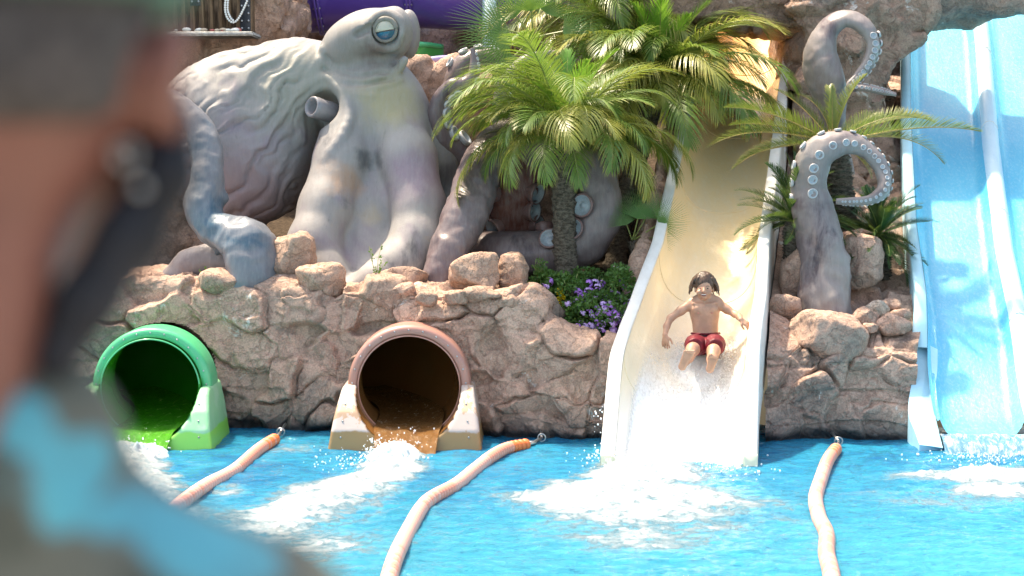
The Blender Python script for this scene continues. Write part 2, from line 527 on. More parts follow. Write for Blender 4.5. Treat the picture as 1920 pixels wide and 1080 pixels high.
def boulder_geo(c, r, seed=1, h=.03, rot=0.0, facets=9, fine=.009, lump=.16, box=.55):
    c = np.array(c, float); r = np.array(r, float); g = np.random.default_rng(seed)
    e = float(r.max()) * 1.25 + .06
    v = Vol(c - r * 1.3 - .05 if not rot else c - e, c + r * 1.3 + .05 if not rot else c + e, h)
    X, Y, Z = np.meshgrid(*v.ax, indexing='ij')
    x, y, z = X - c[0], Y - c[1], Z - c[2]
    if rot: x, z = x * math.cos(rot) + z * math.sin(rot), -x * math.sin(rot) + z * math.cos(rot)
    x, y, z = x / r[0], y / r[1], z / r[2]
    pw = 2 + 3 * box
    d = (np.abs(x) ** pw + np.abs(y) ** pw + np.abs(z) ** pw) ** (1 / pw) - 1
    for i in range(facets + 6):
        n = g.normal(size=3); n /= np.linalg.norm(n)
        d = np.maximum(d, (x * n[0] + y * n[1] + z * n[2]) - g.uniform(.72, 1.02))
    d = d * float(r.min())
    p = np.stack([X, Y, Z], -1)
    d = d + lump * float(r.min()) * fbm(p / float(r.mean()) * .9, 3, seed)
    v.D = d.astype(np.float32)
    V, F = v.mesh(); V, F = V, F
    Nn = normals(V, F)
    cr = np.abs(fbm(V * 2.4 + seed, 3, seed + 7))
    V = V + Nn * (fine * fbm(V * 12, 5, seed + 3, .6) * 2 + fine * 1.8 * (1 - 2 * np.abs(fbm(V * 4, 3, seed + 5)))
                  - .022 * np.exp(-cr / .014) * sstep(0, .3, vnoise(V * 2, seed + 8)))[:, None]
    return V, F
def boulder(px, py, Y, rx, ry, label, cat='rock', seed=1, mat=None, ydepth=None, group=None, name='boulder', **k):
    c = P(px, py, Y); s = S(Y)
    r = (rx / s, (ydepth or (rx + ry) / 2 / s), ry / s)
    V, F = boulder_geo(c, r, seed, **k)
    o = link(name, mesh(name, V - np.array(c), F, mat or M_ROCK))
    o.location = c
    return tag(o, label, cat, group)

def wallY(x): return np.interp(x, [-7, -2.6, .7, 4.2], [.85, .7, .1, .0])
GROUND_Z = 1.42

# front wall, left of the open slide --------------------------------------------
TOPL = [(-300, 505), (250, 508), (375, 518), (392, 545), (420, 522), (520, 520), (600, 545), (650, 528), (720, 522), (765, 522), (800, 545), (860, 545),
        (1000, 548), (1030, 580), (1058, 618), (1095, 634), (1150, 632), (1230, 628)]
def front_wall():
    dx = .0125
    xs = np.arange(-6.2, 1.12, dx)
    tp = []
    for a, b in TOPL:
        Y = wallY((a - 960) / 196) + .25; p = P(a, b, Y); tp.append((p.x, p.z))
    tp = np.array(tp)
    zt = np.interp(xs, tp[:, 0], tp[:, 1])
    zt = np.convolve(np.pad(zt, 6, 'edge'), np.ones(13) / 13, 'valid')
    nv = 250; v = np.linspace(0, 1, nv)
    Yw = wallY(xs)
    # profile: fraction along front / shoulder / top
    X = np.repeat(xs[:, None], nv, 1); Y = np.zeros_like(X); Z = np.zeros_like(X)
    a, b = .60, .74
    f = np.clip(v / a, 0, 1); s = np.clip((v - a) / (b - a), 0, 1) * PI / 2; t = np.clip((v - b) / (1 - b), 0, 1)
    rr = .20
    Z = -.45 + (zt[:, None] - rr + .45) * f[None] + rr * np.sin(s)[None] - .05 * t[None]
    Y = Yw[:, None] + .12 * f[None] ** 2 + .10 * np.exp(-((Z + .0) / .10) ** 2) + rr * (1 - np.cos(s))[None] + 1.1 * t[None]
    V = np.stack([X, Y, Z], -1).reshape(-1, 3); F = grid_faces(len(xs), nv)
    # stones: seeds laid over the courses one sees in the photograph
    sp = [(120, 560), (200, 535), (310, 535), (330, 592), (410, 548), (535, 548), (420, 655), (520, 620), (595, 560), 
          (430, 700), (500, 700), (590, 700), (430, 780), (510, 785), (600, 770), (660, 560), (700, 590), (640, 650), (655, 700),
          (740, 545), (840, 570), (850, 595), (895, 560), (985, 600), (890, 640), (960, 640), (1040, 620),
          (1035, 670), (960, 720), (1000, 760), (920, 805), (985, 815), (1060, 690), (1065, 760), (1060, 805), (1120, 700), (1120, 760), (1100, 810),
          (60, 620), (20, 545), (-80, 560), (-60, 660), (60, 720), (110, 690), (40, 800), (-90, 780), (130, 790), (460, 820), (560, 815), (640, 800), (170, 640), (-200, 600), (-220, 760)]
    sd = []
    for a_, b_ in sp:
        Y0 = float(wallY((a_ - 960) / 196)); p = P(a_, b_, Y0 + .1); sd.append((p.x, p.y, p.z))
    r = np.random.default_rng(5)
    for x in np.arange(-6, 1.1, .62):
        zz = float(np.interp(x, tp[:, 0], tp[:, 1])); sd.append((x + r.uniform(-.15, .15), float(wallY(x)) + .95 + r.uniform(-.15, .2), zz - .03))
    sd = np.array(sd)
    V, ib = rockify(V, F, sd, depth=.075, cw=.013, facet=.30, lump=.05, fine=.008, stretch=(.85, .8, 1.15), seed=11, warp=.16, offs=.05)
    # openings for the two tubes
    c = V[F].mean(1)
    for (px, py, r_) in ((291, 716, .545), (770, 714, .535)):
        q = P(px, py, .4)
        keep = ((c[:, 0] - q.x) ** 2 + (c[:, 2] - q.z) ** 2 > r_ ** 2) & ~((np.abs(c[:, 0] - q.x) < r_) & (c[:, 2] < q.z) & (c[:, 1] < 1.4))
        keep |= c[:, 1] > 1.3
        F, c = F[keep], c[keep]
    root = tag(empty('rock_wall', (-2.5, .6, 0)), 'long reddish artificial rock wall holding the green and brown tube mouths above the pool', 'rock wall')
    split(root, V, F, ib, len(sd), M_ROCK)
front_wall()

# front wall and rising rock bed between the open slide and the blue slide ----------
def cream_c(Y): return np.interp(Y, [-1.2, -.3, .35, 1.5, 3.2, 6.4], [1.46, 1.60, 1.78, 2.04, 2.42, 3.12])
def cream_z(Y): return np.interp(Y, [-1.2, -.9, -.3, .35, 1.5, 3.2, 6.4], [-.12, .04, .42, .82, 1.50, 2.50, 4.30])
def blue_x(Y): return np.interp(Y, [-.4, .65, 1.95, 3.8, 6.0, 7.5], [3.92, 4.1, 4.27, 4.62, 5.1, 5.4])
def blue_z(Y): return .15 + (np.asarray(Y) + .4) * .60
def right_wall():
    nu, nv = 175, 470
    u = np.linspace(0, 1, nu); v = np.linspace(0, 1, nv)
    a, b = .27, .33
    f = np.clip(v / a, 0, 1); s = np.clip((v - a) / (b - a), 0, 1) * PI / 2; t = np.clip((v - b) / (1 - b), 0, 1)
    rr = .16; top = .90
    Zp = -.45 + (top - rr + .45) * f + rr * np.sin(s)
    Yp = .0 + .22 * f ** 1.6 + .10 * np.exp(-(Zp / .1) ** 2) + rr * (1 - np.cos(s)) + 5.6 * t
    Zp = Zp + (t > 0) * np.interp(Yp, [0, .4, 1.2, 3.0, 6], [0, 0, .30, 1.25, 2.9])
    xl = cream_c(Yp) + np.interp(Yp, [0, .4, 1.2], [.70, .69, .64])
    xr = np.interp(Yp, [0, .3, .9, 1.5], [3.80, 3.86, 4.16, 0]) * 0 + np.interp(Yp, [-.1, .3, .75, 1.2, 2, 3.8, 6], [3.80, 3.90, 4.04, 4.06, 4.17, 4.52, 5.0])
    X = xl[None] + (xr - xl)[None] * u[:, None]
    Y = np.repeat(Yp[None], nu, 0); Z = np.repeat(Zp[None], nu, 0)
    V = np.stack([X, Y, Z], -1).reshape(-1, 3); F = grid_faces(nu, nv)
    sp = [(1470, 680, .1), (1460, 730, .1), (1470, 790, .1), (1520, 690, .1), (1600, 715, .1), (1550, 760, .1), (1660, 690, .1), (1670, 740, .1), (1690, 710, .1), (1600, 800, .1), (1540, 815, .1),
          (1660, 800, .1), (1560, 665, .2), (1640, 660, .2), (1455, 640, .5), (1700, 660, .3), (1690, 620, .6), (1600, 625, .6), (1520, 620, .6)]
    sd = [tuple(P(*q)) for q in sp]
    r = np.random.default_rng(8)
    for Y0 in np.arange(1.1, 6, .55):
        for x in np.arange(float(cream_c(Y0)) + .8, float(blue_x(Y0)), .6):
            sd.append((x + r.uniform(-.15, .15), Y0 + r.uniform(-.15, .15), float(np.interp(Y0, [.4, 1.2, 3.0, 6], [.9, 1.2, 2.05, 3.5]))))
    sd = np.array(sd)
    V, ib = rockify(V, F, sd, depth=.065, cw=.014, facet=.30, lump=.06, fine=.009, stretch=(1, .8, 1.1), seed=21, warp=.16, offs=.05)
    root = tag(empty('rock_wall', (3, .2, 0)), 'stained rock bank between the open cream slide and the blue slide', 'rock wall')
    split(root, V, F, ib, len(sd), M_ROCKR)
right_wall()

# terraces behind the walls ---------------------------------------------------------
def terrain():
    xs = np.arange(-9, 13, .12); ys = np.arange(.75, 14, .12)
    X, Y = np.meshgrid(xs, ys, indexing='ij')
    zl = np.full_like(X, GROUND_Z - .06)
    zp = np.interp(Y, [.6, .9, 1.6, 3, 8], [.80, .92, 1.22, 1.6, 2.6])
    m = sstep(.15, .75, X + .15 * (Y - 1))
    Z = zl * (1 - m) + zp * m
    Z += sstep(4, 9, Y) * .6
    edge = X - (cream_c(Y) - .7)
    zs = np.minimum(cream_z(Y) - .30, 3.6)
    m2 = sstep(-.05, .15, edge)
    Z = Z * (1 - m2) + np.minimum(Z, zs) * m2
    Z = np.where(edge > .5, np.minimum(Z, np.interp(Y, [.4, 1.2, 3.0, 6], [.5, .8, 1.7, 3.2])), Z)
    er = X - (blue_x(Y) - .35)
    Z = np.where(er > -.2, np.minimum(Z, blue_z(Y) - .5), Z)
    Z = np.where((edge > -.05) & (er < 0), np.minimum(Z, cream_z(Y) - .25), Z)
    p = np.stack([X, Y, Z], -1)
    Z = Z + .05 * fbm(p * 1.4, 4, 4)
    Z = np.where((Y < wallY(X) + .55) & (X < 2), np.minimum(Z, -.6), Z)
    V = np.stack([X, Y, Z], -1).reshape(-1, 3)
    F = grid_faces(len(xs), len(ys)); F = F[(V[F][:, :, 2] > -.3).all(1) | (V[F][:, :, 0] > 2).any(1)]
    tag(obj('ground', V, F, M_SOIL), kind='structure')
terrain()

# loose boulders along the rim ------------------------------------------------------
boulder(545, 476, 1.30, 45, 40, 'square layered boulder beside the foot of the blue grey tentacle', seed=4, box=.9, facets=3, mat=M_ROCK2, h=.02)
boulder(600, 527, .95, 42, 32, 'rounded boulder on the rim in front of the pale octopus arm', seed=9, mat=M_ROCK2, h=.02)
boulder(415, 530, .98, 40, 26, 'low pink boulder right below the blue grey tentacle', seed=14, mat=M_ROCK2, h=.02)
boulder(716, 545, .75, 52, 30, 'flat tan boulder on the rim left of the purple tentacle foot', seed=19, mat=M_ROCK2, h=.02)
boulder(892, 514, .80, 47, 38, 'large block shaped boulder with a notched top beside the purple tentacle foot', seed=23, box=.8, facets=5, mat=M_ROCK2, h=.02)
boulder(966, 514, .95, 29, 37, 'upright brown block boulder next to the flower bed', seed=26, box=.95, facets=3, mat=M_ROCK2, h=.02)
for i, (x, y, rx, ry, lb) in enumerate([(905, 552, 38, 14, 'thin flat stone wedged right under the notched boulder'), (858, 556, 22, 12, 'small flat stone at the left below the notched boulder'),
                                     (946, 562, 34, 12, 'flat stone below the gap between the two block boulders'), (800, 562, 18, 12, 'small round stone by the foot of the purple tentacle')]):
    boulder(x, y, .45, rx, ry, lb, seed=40 + i, box=.8, facets=3, mat=M_ROCK2, h=.014, group='small flat stones on the rim', name='flat_stone')
boulder(1614, 492, 1.35, 42, 52, 'big smooth round boulder right of the standing sucker tentacle', seed=51, mat=M_ROCKRD, h=.022, box=.35, facets=4)
boulder(1505, 520, 1.45, 42, 60, 'tall brown boulder left behind the standing sucker tentacle', seed=54, mat=M_ROCKRD, h=.022, box=.3, facets=4)
boulder(1552, 632, .50, 72, 52, 'large angular pink boulder at the foot of the standing tentacle', seed=57, mat=M_ROCKRD, h=.02, box=.5, facets=10, ydepth=.35)
boulder(1468, 575, 1.0, 34, 22, 'low boulder between the cream slide rim and the standing tentacle', seed=60, mat=M_ROCKRD, h=.02)
M_QUARTZ = rock_mat('pale_quartz', a=(.75, .70, .62), b=(.55, .47, .38), g=(.40, .33, .27), wet=False)
for i, (x, y, Y, rx, ry, m, lb) in enumerate([
        (1647, 580, .75, 22, 15, M_QUARTZ, 'white quartz stone on top of the small stone pile'),
        (1622, 596, .65, 24, 17, M_ROCKRD, 'brown and white stone at the left of the small stone pile'),
        (1672, 608, .6, 34, 18, M_ROCKRD, 'smooth oval stone in front of the white quartz stone'),
        (1690, 590, .8, 22, 11, M_ROCKRD, 'flat dark stone right behind the small stone pile'),
        (1632, 615, .5, 16, 9, M_ROCKRD, 'small low stone at the bottom of the small stone pile'),
        (1668, 570, .95, 20, 9, M_ROCKRD, 'thin stone behind the white quartz stone')]):
    boulder(x, y, Y, rx, ry, lb, seed=70 + i, mat=m, h=.012, group='small stones piled on the right bank', name='stone_lump')

# rock masses behind ----------------------------------------------------------------
def mass(name, label, poly, Yf, Yb, mat, cell=.75, seed=1, h=.04, **k):
    V, F = slab(poly, Yf, Yb, h=h, seed=seed, **k)
    r = np.random.default_rng(seed)
    lo, hi = V.min(0), V.max(0)
    n = max(3, int(np.prod((hi - lo)[[0, 2]]) / cell ** 2 * 1.2))
    sd = np.stack([r.uniform(lo[0], hi[0], n), r.uniform(Yf, Yf + .5, n), r.uniform(lo[2], hi[2], n)], -1)
    V, ib = rockify(V, F, sd, depth=.07, cw=.022, facet=.16, lump=.09, fine=.016, stretch=(1, .6, 1.3), seed=seed, warp=.16)
    c = V.mean(0); root = tag(empty(name, (c[0], c[1], lo[2])), label, 'rock')
    split(root, V, F, ib, len(sd), mat)
mass('rock_outcrop', 'round brown rock outcrop left of the purple tube under the chest',
     [(300, 520), (300, 20), (380, -40), (500, -60), (528, -10), (533, 55), (505, 78), (420, 120), (380, 200), (360, 520)], 4.3, 6.0, M_ROCK2, seed=31)
mass('rock_outcrop', 'low rock ledge behind the octopus head with a squared top corner',
     [(740, 330), (745, 150), (765, 104), (800, 108), (808, 125), (850, 122), (880, 140), (930, 150), (1000, 160), (1010, 330)], 4.6, 6.0, M_ROCK2, seed=33, cell=.6)
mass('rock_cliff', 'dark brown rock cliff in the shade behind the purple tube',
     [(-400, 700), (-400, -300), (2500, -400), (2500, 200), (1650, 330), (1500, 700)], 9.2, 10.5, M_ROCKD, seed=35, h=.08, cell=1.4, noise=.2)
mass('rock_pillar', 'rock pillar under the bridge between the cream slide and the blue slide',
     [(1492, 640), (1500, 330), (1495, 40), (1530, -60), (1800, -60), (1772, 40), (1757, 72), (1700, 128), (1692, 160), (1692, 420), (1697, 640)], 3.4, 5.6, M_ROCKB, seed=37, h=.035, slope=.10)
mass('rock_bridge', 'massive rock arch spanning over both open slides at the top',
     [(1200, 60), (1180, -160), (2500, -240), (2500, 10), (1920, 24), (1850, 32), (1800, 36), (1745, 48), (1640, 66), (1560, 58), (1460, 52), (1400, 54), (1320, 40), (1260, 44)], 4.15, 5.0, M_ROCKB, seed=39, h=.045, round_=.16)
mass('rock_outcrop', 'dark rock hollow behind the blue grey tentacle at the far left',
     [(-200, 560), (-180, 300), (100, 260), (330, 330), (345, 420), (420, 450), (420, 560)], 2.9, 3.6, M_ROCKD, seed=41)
mass('rock_outcrop', 'brown rock seen through the loop of the lying tentacle',
     [(930, 560), (940, 320), (1040, 290), (1120, 300), (1190, 330), (1230, 560)], 3.3, 4.4, M_ROCK, seed=43)

# ------------------------------------------------------------------ tube slides
def shell_mat(name, col, rough=.3, dirt=.25, dirtcol=(.6, .62, .58), coat=.3, dscale=3.0, zline=None, zcol=None, bumpy=.002, sharp=False):
    n = N(name)
    c = n.mix(n.ramp(n.noise(2.0, 4), .3, .7, 0, .3), col, tuple(min(1, x * 1.25 + .02) for x in col))
    c = n.mix(n.math('MULTIPLY', n.ramp(n.noise(dscale, 8, .7, dist=.5), .485 if sharp else .50, .50 if sharp else .62), dirt), c, dirtcol)
    c = n.mix(n.ramp(n.noise(70, 3, .8), .66, .74, 0, .5), c, tuple(x * .4 for x in col))
    if zline is not None:
        z = n.math('ADD', n.xyz()[2], n.math('MULTIPLY', n.math('SUBTRACT', n.noise(9, 5), .5), .06))
        c = n.mix(n.ramp(z, zline + .012, zline - .012), c, zcol)
    return n.fin(c, rough, n.bump(n.noise(6, 5, .6), .6, bumpy), .5, Coat_Weight=coat, Coat_Roughness=.1)

GT = P(291, 722, .3); BT = P(769, 720, .25)
M_GREEN = shell_mat('green_gelcoat', (.23, .56, .29), .4, .5, (.42, .66, .47), zline=.16, zcol=(.24, .66, .10))
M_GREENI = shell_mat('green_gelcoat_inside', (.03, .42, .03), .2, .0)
M_GREENR = shell_mat('green_ring_gelcoat', (.05, .46, .20), .3, .2, (.2, .55, .3))
M_BROWN = shell_mat('brown_gelcoat', (.42, .27, .175), .45, 1.0, (.50, .43, .395), dscale=3.2, zline=.17, zcol=(.36, .21, .08), sharp=True)
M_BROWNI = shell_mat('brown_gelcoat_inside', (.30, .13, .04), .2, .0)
M_BROWNR = shell_mat('brown_ring_gelcoat', (.42, .20, .155), .4, .4, (.52, .30, .25))

def tube_exit(C, ri, lx, rx, mats, label, wlabel, bend):
    """slanted mouth piece with a round cut, a ring round the tube and the tube itself running back into the rock"""
    M_OUT, M_IN, M_RING = mats
    root = tag(empty('tube_slide', (C.x, C.y, 0)), label, 'water slide')
    cx, cz = C.x, C.z
    h = .016
    v = Vol((cx - lx - .08, -.72, -.4), (cx + rx + .10, .80, cz + .25), h)
    X, Y, Z = np.meshgrid(*v.ax, indexing='ij')
    front = np.interp(Z, [-.4, 0, .18, .34, .48, .58, .66], [-.50, -.40, -.365, -.26, -.10, .08, .30])
    wl = np.interp(Z, [-.4, 0, .3, .66], [lx + .02, lx, lx - .05, lx - .13]); wr = np.interp(Z, [-.4, 0, .3, .66], [rx + .02, rx, rx - .04, rx - .11])
    d = np.maximum.reduce([front - Y, Y - .62, (cx - wl) - X, X - (cx + wr), Z - (cz + .02)])
    # rounded edges
    a = np.maximum(front - Y, 0) ; rr = .035
    q = np.stack([front - Y, np.maximum((cx - wl) - X, X - (cx + wr)), Z - (cz + .02)], 0) + rr
    d = np.minimum(q.max(0), 0) + np.sqrt((np.maximum(q, 0) ** 2).sum(0)) - rr
    d = np.maximum(d, Y - .62)
    cyl = np.sqrt((X - cx) ** 2 + (Z - cz) ** 2) - ri * 1.005
    k = .03; e = -cyl; hh = np.maximum(k - np.abs(d - e), 0) / k
    d = np.maximum(d, e) + hh * hh * k * .25
    v.D = d.astype(np.float32); V, F = v.mesh()
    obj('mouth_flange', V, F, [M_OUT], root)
    # ring: quarter-round lip over the upper half
    m = []; nS = 72
    prof = [(ri - .0, -.10), (ri + .01, -.125), (ri + .05, -.13), (ri + .085, -.11), (ri + .095, -.06), (ri + .095, .25)]
    V = []; 
    for i in range(nS + 1):
        a = -.04 * PI + (1.08 * PI) * i / nS
        for r_, y in prof: V.append((cx + r_ * math.cos(a), C.y - .05 + y, cz + r_ * math.sin(a)))
    obj('mouth_ring', V, grid_faces(nS + 1, len(prof))[:, ::-1], [M_RING], root)
    bb = MB()
    for q in np.linspace(.02 * PI, .98 * PI, 13): bb.ball((cx + (ri + .05) * math.cos(q), C.y - .183, cz + (ri + .05) * math.sin(q)), (.009, .005, .009), 8, 5)
    for sg, wd_ in ((-1, lx), (1, rx)):
        for zz in (.12, .26, .40): bb.ball((cx + sg * (wd_ - .11 - zz * .1), float(np.interp(zz, [0, .18, .34, .48, .58], [-.40, -.365, -.26, -.10, .08])) - .003, zz), (.010, .006, .010), 8, 5)
    x_ = bb.build('bolt', [M_METAL], root); x_['kind'] = 'stuff'
    # tube running back, bending up and aside
    n = 60; t = np.linspace(0, 1, n)
    L = 3.6
    pts = np.stack([cx + bend * np.maximum(t * L - .9, 0) ** 2 * .22, -.42 + t * L, cz + np.maximum(t * L - .8, 0) * .03], -1)
    seg = 64; a = np.arange(seg) * 2 * PI / seg
    T, Nn, B = frames(pts)
    V = pts[:, None, :] + ri * (np.cos(a)[None, :, None] * Nn[:, None, :] + np.sin(a)[None, :, None] * B[:, None, :])
    V = V.reshape(-1, 3); F = []
    for i in range(n - 1):
        for j in range(seg):
            q = (i * seg + j, i * seg + (j + 1) % seg, (i + 1) * seg + (j + 1) % seg, (i + 1) * seg + j)
            c = V[list(q)].mean(0)
            fy = np.interp(c[2], [-.4, 0, .18, .34, .48, .58, .66, 2], [-.50, -.40, -.365, -.26, -.10, .08, .10, .10])
            if c[1] > fy + .01: F.append(q)
    F.append(tuple((n - 1) * seg + j for j in range(seg)))
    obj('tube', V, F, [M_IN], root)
    # seam ring inside
    sm = MB(); k = 8
    pr = [pts[k] + (ri - .006) * (math.cos(x) * Nn[k] + math.sin(x) * B[k]) for x in np.linspace(0, 2 * PI, 65)]
    sm.tube(pr, .008, 5, caps=False); sm.build('seam', [M_RING], root)
    return root, pts
def flow_mat(name, col, foam=(.8, .85, .8), amt=.5, rough=.08):
    n = N(name)
    f = n.noise(16, 7, .75, vec=n.scale((1, .45, 1)), dist=.6)
    c = n.mix(n.ramp(f, .56, .70, 0, amt), col, foam)
    return n.fin(c, rough, n.bump(f, 1.0, .05), .6)
M_FLOWG = flow_mat('green_stream_water', (.07, .36, .02), (.50, .78, .25), .9)
M_FLOWB = flow_mat('brown_stream_water', (.25, .115, .035), (.74, .62, .46), .9)
def stream(C, ri, pts, mat, label, hfloor):
    n = 120; m = 40
    t = np.linspace(0, .75, n); cen = np.array([[np.interp(x, np.linspace(0, 1, len(pts)), pts[:, i]) for i in range(3)] for x in t])
    zoff = -ri + hfloor
    wd = math.sqrt(ri ** 2 - zoff ** 2) + .005
    u = np.linspace(-1, 1, m)
    X = cen[:, None, 0] + u[None] * wd; Y = np.repeat(cen[:, None, 1], m, 1); Z = np.repeat(cen[:, None, 2] + zoff, m, 1)
    p = np.stack([X, Y, Z], -1)
    p[..., 2] += .022 * fbm(p * np.array([7, 3, 1]), 4, 5) * (1 - u ** 6)[None] + .03 * (np.abs(u) ** 3)[None]
    ex = np.clip((-.20 - p[..., 1]) / .22, 0, 1); p[..., 1] -= ex ** 1.5 * .22; p[..., 2] -= ex ** 2 * .20; p[..., 0] = C.x + (p[..., 0] - C.x) * (1 - .12 * ex)
    o = obj('slide_water', p.reshape(-1, 3), grid_faces(n, m), [mat]); tag(o, label, 'water', kind='stuff')
tg, pg = tube_exit(GT, .475, .74, .66, (M_GREEN, M_GREENI, M_GREENR), 'green tube slide mouth pouring into the pool at the left', '', -1)
tb, pb = tube_exit(BT, .490, .73, .70, (M_BROWN, M_BROWNI, M_BROWNR), 'brown tube slide mouth with peeling flange in the middle of the rock wall', '', -1)
stream(GT, .475, pg, M_FLOWG, 'shallow green tinted water running out of the green tube', .10)
stream(BT, .490, pb, M_FLOWB, 'shallow brown tinted water running out of the brown tube', .11)

# ------------------------------------------------------------------ cream open slide
def cream_mat(name, inside=True):
    n = N(name)
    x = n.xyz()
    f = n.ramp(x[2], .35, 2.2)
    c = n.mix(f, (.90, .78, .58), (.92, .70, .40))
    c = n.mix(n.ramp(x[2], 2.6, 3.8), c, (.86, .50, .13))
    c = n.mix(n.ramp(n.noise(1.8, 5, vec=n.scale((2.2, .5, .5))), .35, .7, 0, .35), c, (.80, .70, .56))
    c = n.mix(n.ramp(x[2], .75, .30), c, (.82, .78, .72))  # pale lower end of the fade: sunlit whiteness and water film put into colour
    f = n.noise(20, 6, .7, vec=n.scale((1.3, .6, .6)))
    c = n.mix(n.ramp(f, .45, .70, 0, .22), c, (.90, .84, .72))
    return n.fin(c, .28, n.bump(n.noise(24, 6, .65), .6, .010), .5, Coat_Weight=.35, Coat_Roughness=.12)
def rim_mat():
    n = N('slide_rim_gelcoat')
    c = n.mix(n.ramp(n.noise(2.5, 7, .7, vec=n.scale((2, .8, 2))), .35, .7, 0, .5), (.80, .78, .74), (.60, .56, .50))
    c = n.mix(n.ramp(n.xyz()[2], .14, .08, 0, .6), c, (.72, .74, .45))
    return n.fin(c, .4, n.bump(n.noise(14, 5), .5, .003), .5)
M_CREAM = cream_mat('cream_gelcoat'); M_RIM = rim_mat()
def cream_slide():
    root = tag(empty('open_slide', (1.5, -1.1, 0)), 'cream open chute slide with white rims where the boy comes down', 'water slide')
    Ys = np.concatenate([np.linspace(-1.18, .9, 60), np.linspace(.95, 6.9, 90)])
    cx = cream_c(Ys); cz = cream_z(Ys)
    # smooth the path a little
    k = np.ones(7) / 7
    cx = np.convolve(np.pad(cx, 3, 'edge'), k, 'valid'); cz = np.convolve(np.pad(cz, 3, 'edge'), k, 'valid')
    cx = cx + np.interp(Ys, [0, 1.2, 3], [0, .03, .03])
    hw = np.interp(Ys, [-1.2, -.4, .5, 1.2, 7], [.56, .565, .53, .475, .475])
    dp = np.interp(Ys, [-1.2, -.9, -.6, -.3, .1, .6, 1.5, 7], [.17, .30, .42, .48, .50, .50, .50, .50])
    lip = np.interp(Ys, [-1.2, -.8, -.3, .3, 1.0, 7], [.13, .13, .13, .12, .12, .11])
    m = 48; a = np.linspace(-1, 1, m)
    th = a * PI / 2
    U = np.sign(np.sin(th)) * np.abs(np.sin(th)) ** .75; Wd = 1 - np.abs(np.cos(th)) ** .9
    V = np.stack([cx[:, None] + hw[:, None] * U[None], np.repeat(Ys[:, None], m, 1), cz[:, None] + dp[:, None] * Wd[None]], -1)
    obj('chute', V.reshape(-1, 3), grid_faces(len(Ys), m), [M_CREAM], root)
    for sg in (-1, 1):
        prof = [(0, .0), (.01, .018), (.04, .022), (.8, .022), (.96, .012), (1.0, -.01), (1.0, -.7)]
        rows = []
        for f, dz in prof:
            if dz > -.5: z = cz + dp + dz
            else: z = np.minimum(cz - .25, cz + dp - .5)
            rows.append(np.stack([cx + sg * (hw + lip * f + .002), Ys, z], -1))
        V = np.stack(rows, 1); F = grid_faces(len(Ys), len(prof))
        obj('rim', V.reshape(-1, 3), F if sg > 0 else F[:, ::-1], [M_RIM], root)
    # end panel: closes the gap between inner curve and outer edges at the water
    i = 0; y = Ys[0]
    k_ = dp[i] + .021; tx = np.concatenate([[-(hw[i] + lip[i]), -hw[i] * 1.02], hw[i] * U, [hw[i] * 1.02, hw[i] + lip[i]]]) + cx[i]; tz = np.concatenate([[k_, k_], dp[i] * Wd, [k_, k_]]) + cz[i]
    rows = [np.stack([tx, np.full(m + 4, y), tz], -1), np.stack([tx, np.full(m + 4, y - .012), tz - .012], -1), np.stack([tx, np.full(m + 4, y - .012), np.full(m + 4, -.5)], -1)]
    V = np.stack(rows, 1).reshape(-1, 3)
    obj('end_panel', V, grid_faces(m + 4, 3), [M_RIM], root)
    # seams between the moulded pieces
    for Yk in (-.35, 1.05, 2.5, 3.9, 5.3):
        j = int(np.argmin(np.abs(Ys - Yk)))
        pr = np.stack([cx[j] + (hw[j] - .004) * U, np.full(m, Ys[j]) - .0, cz[j] + dp[j] * Wd + .004], -1)
        s = MB(); s.tube(pr, .0035, 5, caps=False); s.build('seam', [M_CREAM], root)
    # thin sheet of running water with froth over the lower chute
    sel = np.where((Ys > -1.15) & (Ys < .95))[0]; mm = 60
    ys2 = np.linspace(-1.17, .95, 130); cx2 = np.interp(ys2, Ys, cx); cz2 = np.interp(ys2, Ys, cz); hw2 = np.interp(ys2, Ys, hw); dp2 = np.interp(ys2, Ys, dp)
    aa = np.linspace(-.62, .62, mm); t2 = aa * PI / 2
    U2 = np.sign(np.sin(t2)) * np.abs(np.sin(t2)) ** .75; W2 = 1 - np.abs(np.cos(t2)) ** .9
    p = np.stack([cx2[:, None] + hw2[:, None] * U2[None], np.repeat(ys2[:, None], mm, 1), cz2[:, None] + dp2[:, None] * W2[None]], -1)
    e = (1 - (np.abs(aa) / .62) ** 4)[None]
    p[..., 2] += .008 + (.012 + .016 * fbm(p * np.array([9, 5, 5]), 5, 9)) * e
    foam = np.clip(1.15 - (p[..., 1] + 1.1) / 1.4, 0, 1)
    bx, by = 1.78, .1
    foam = np.maximum(foam * .9, np.exp(-(((p[..., 0] - bx) / .3) ** 2 + ((p[..., 1] - by) / .35) ** 2)) * .8) * np.clip(e * 1.5, 0, 1)
    n = N('slide_froth'); f = n.noise(30, 7, .75, vec=n.scale((1.4, .6, .6)), dist=.5)
    fa = n.math('MULTIPLY', n.attr('foam'), n.ramp(f, .30, .60, .62, 1.0))
    tr = n.new("ShaderNodeBsdfTransparent"); mx = n.new("ShaderNodeMixShader")
    n.fin((.90, .92, .92), .4, n.bump(f, .5, .012), .5)
    n.set(mx.inputs[0], n.ramp(fa, .02, .62, .03, .95)); n.t.links.new(tr.outputs[0], mx.inputs[1]); n.t.links.new(n.b.outputs[0], mx.inputs[2]); n.t.links.new(mx.outputs[0], n.out.inputs[0])
    o = obj('slide_water', p.reshape(-1, 3), grid_faces(130, mm), [n.m], attrs={'foam': foam.ravel()})
    tag(o, 'white froth running down the cream slide round the boy', 'water', kind='stuff')
    return Ys, cx, cz
cream_slide()
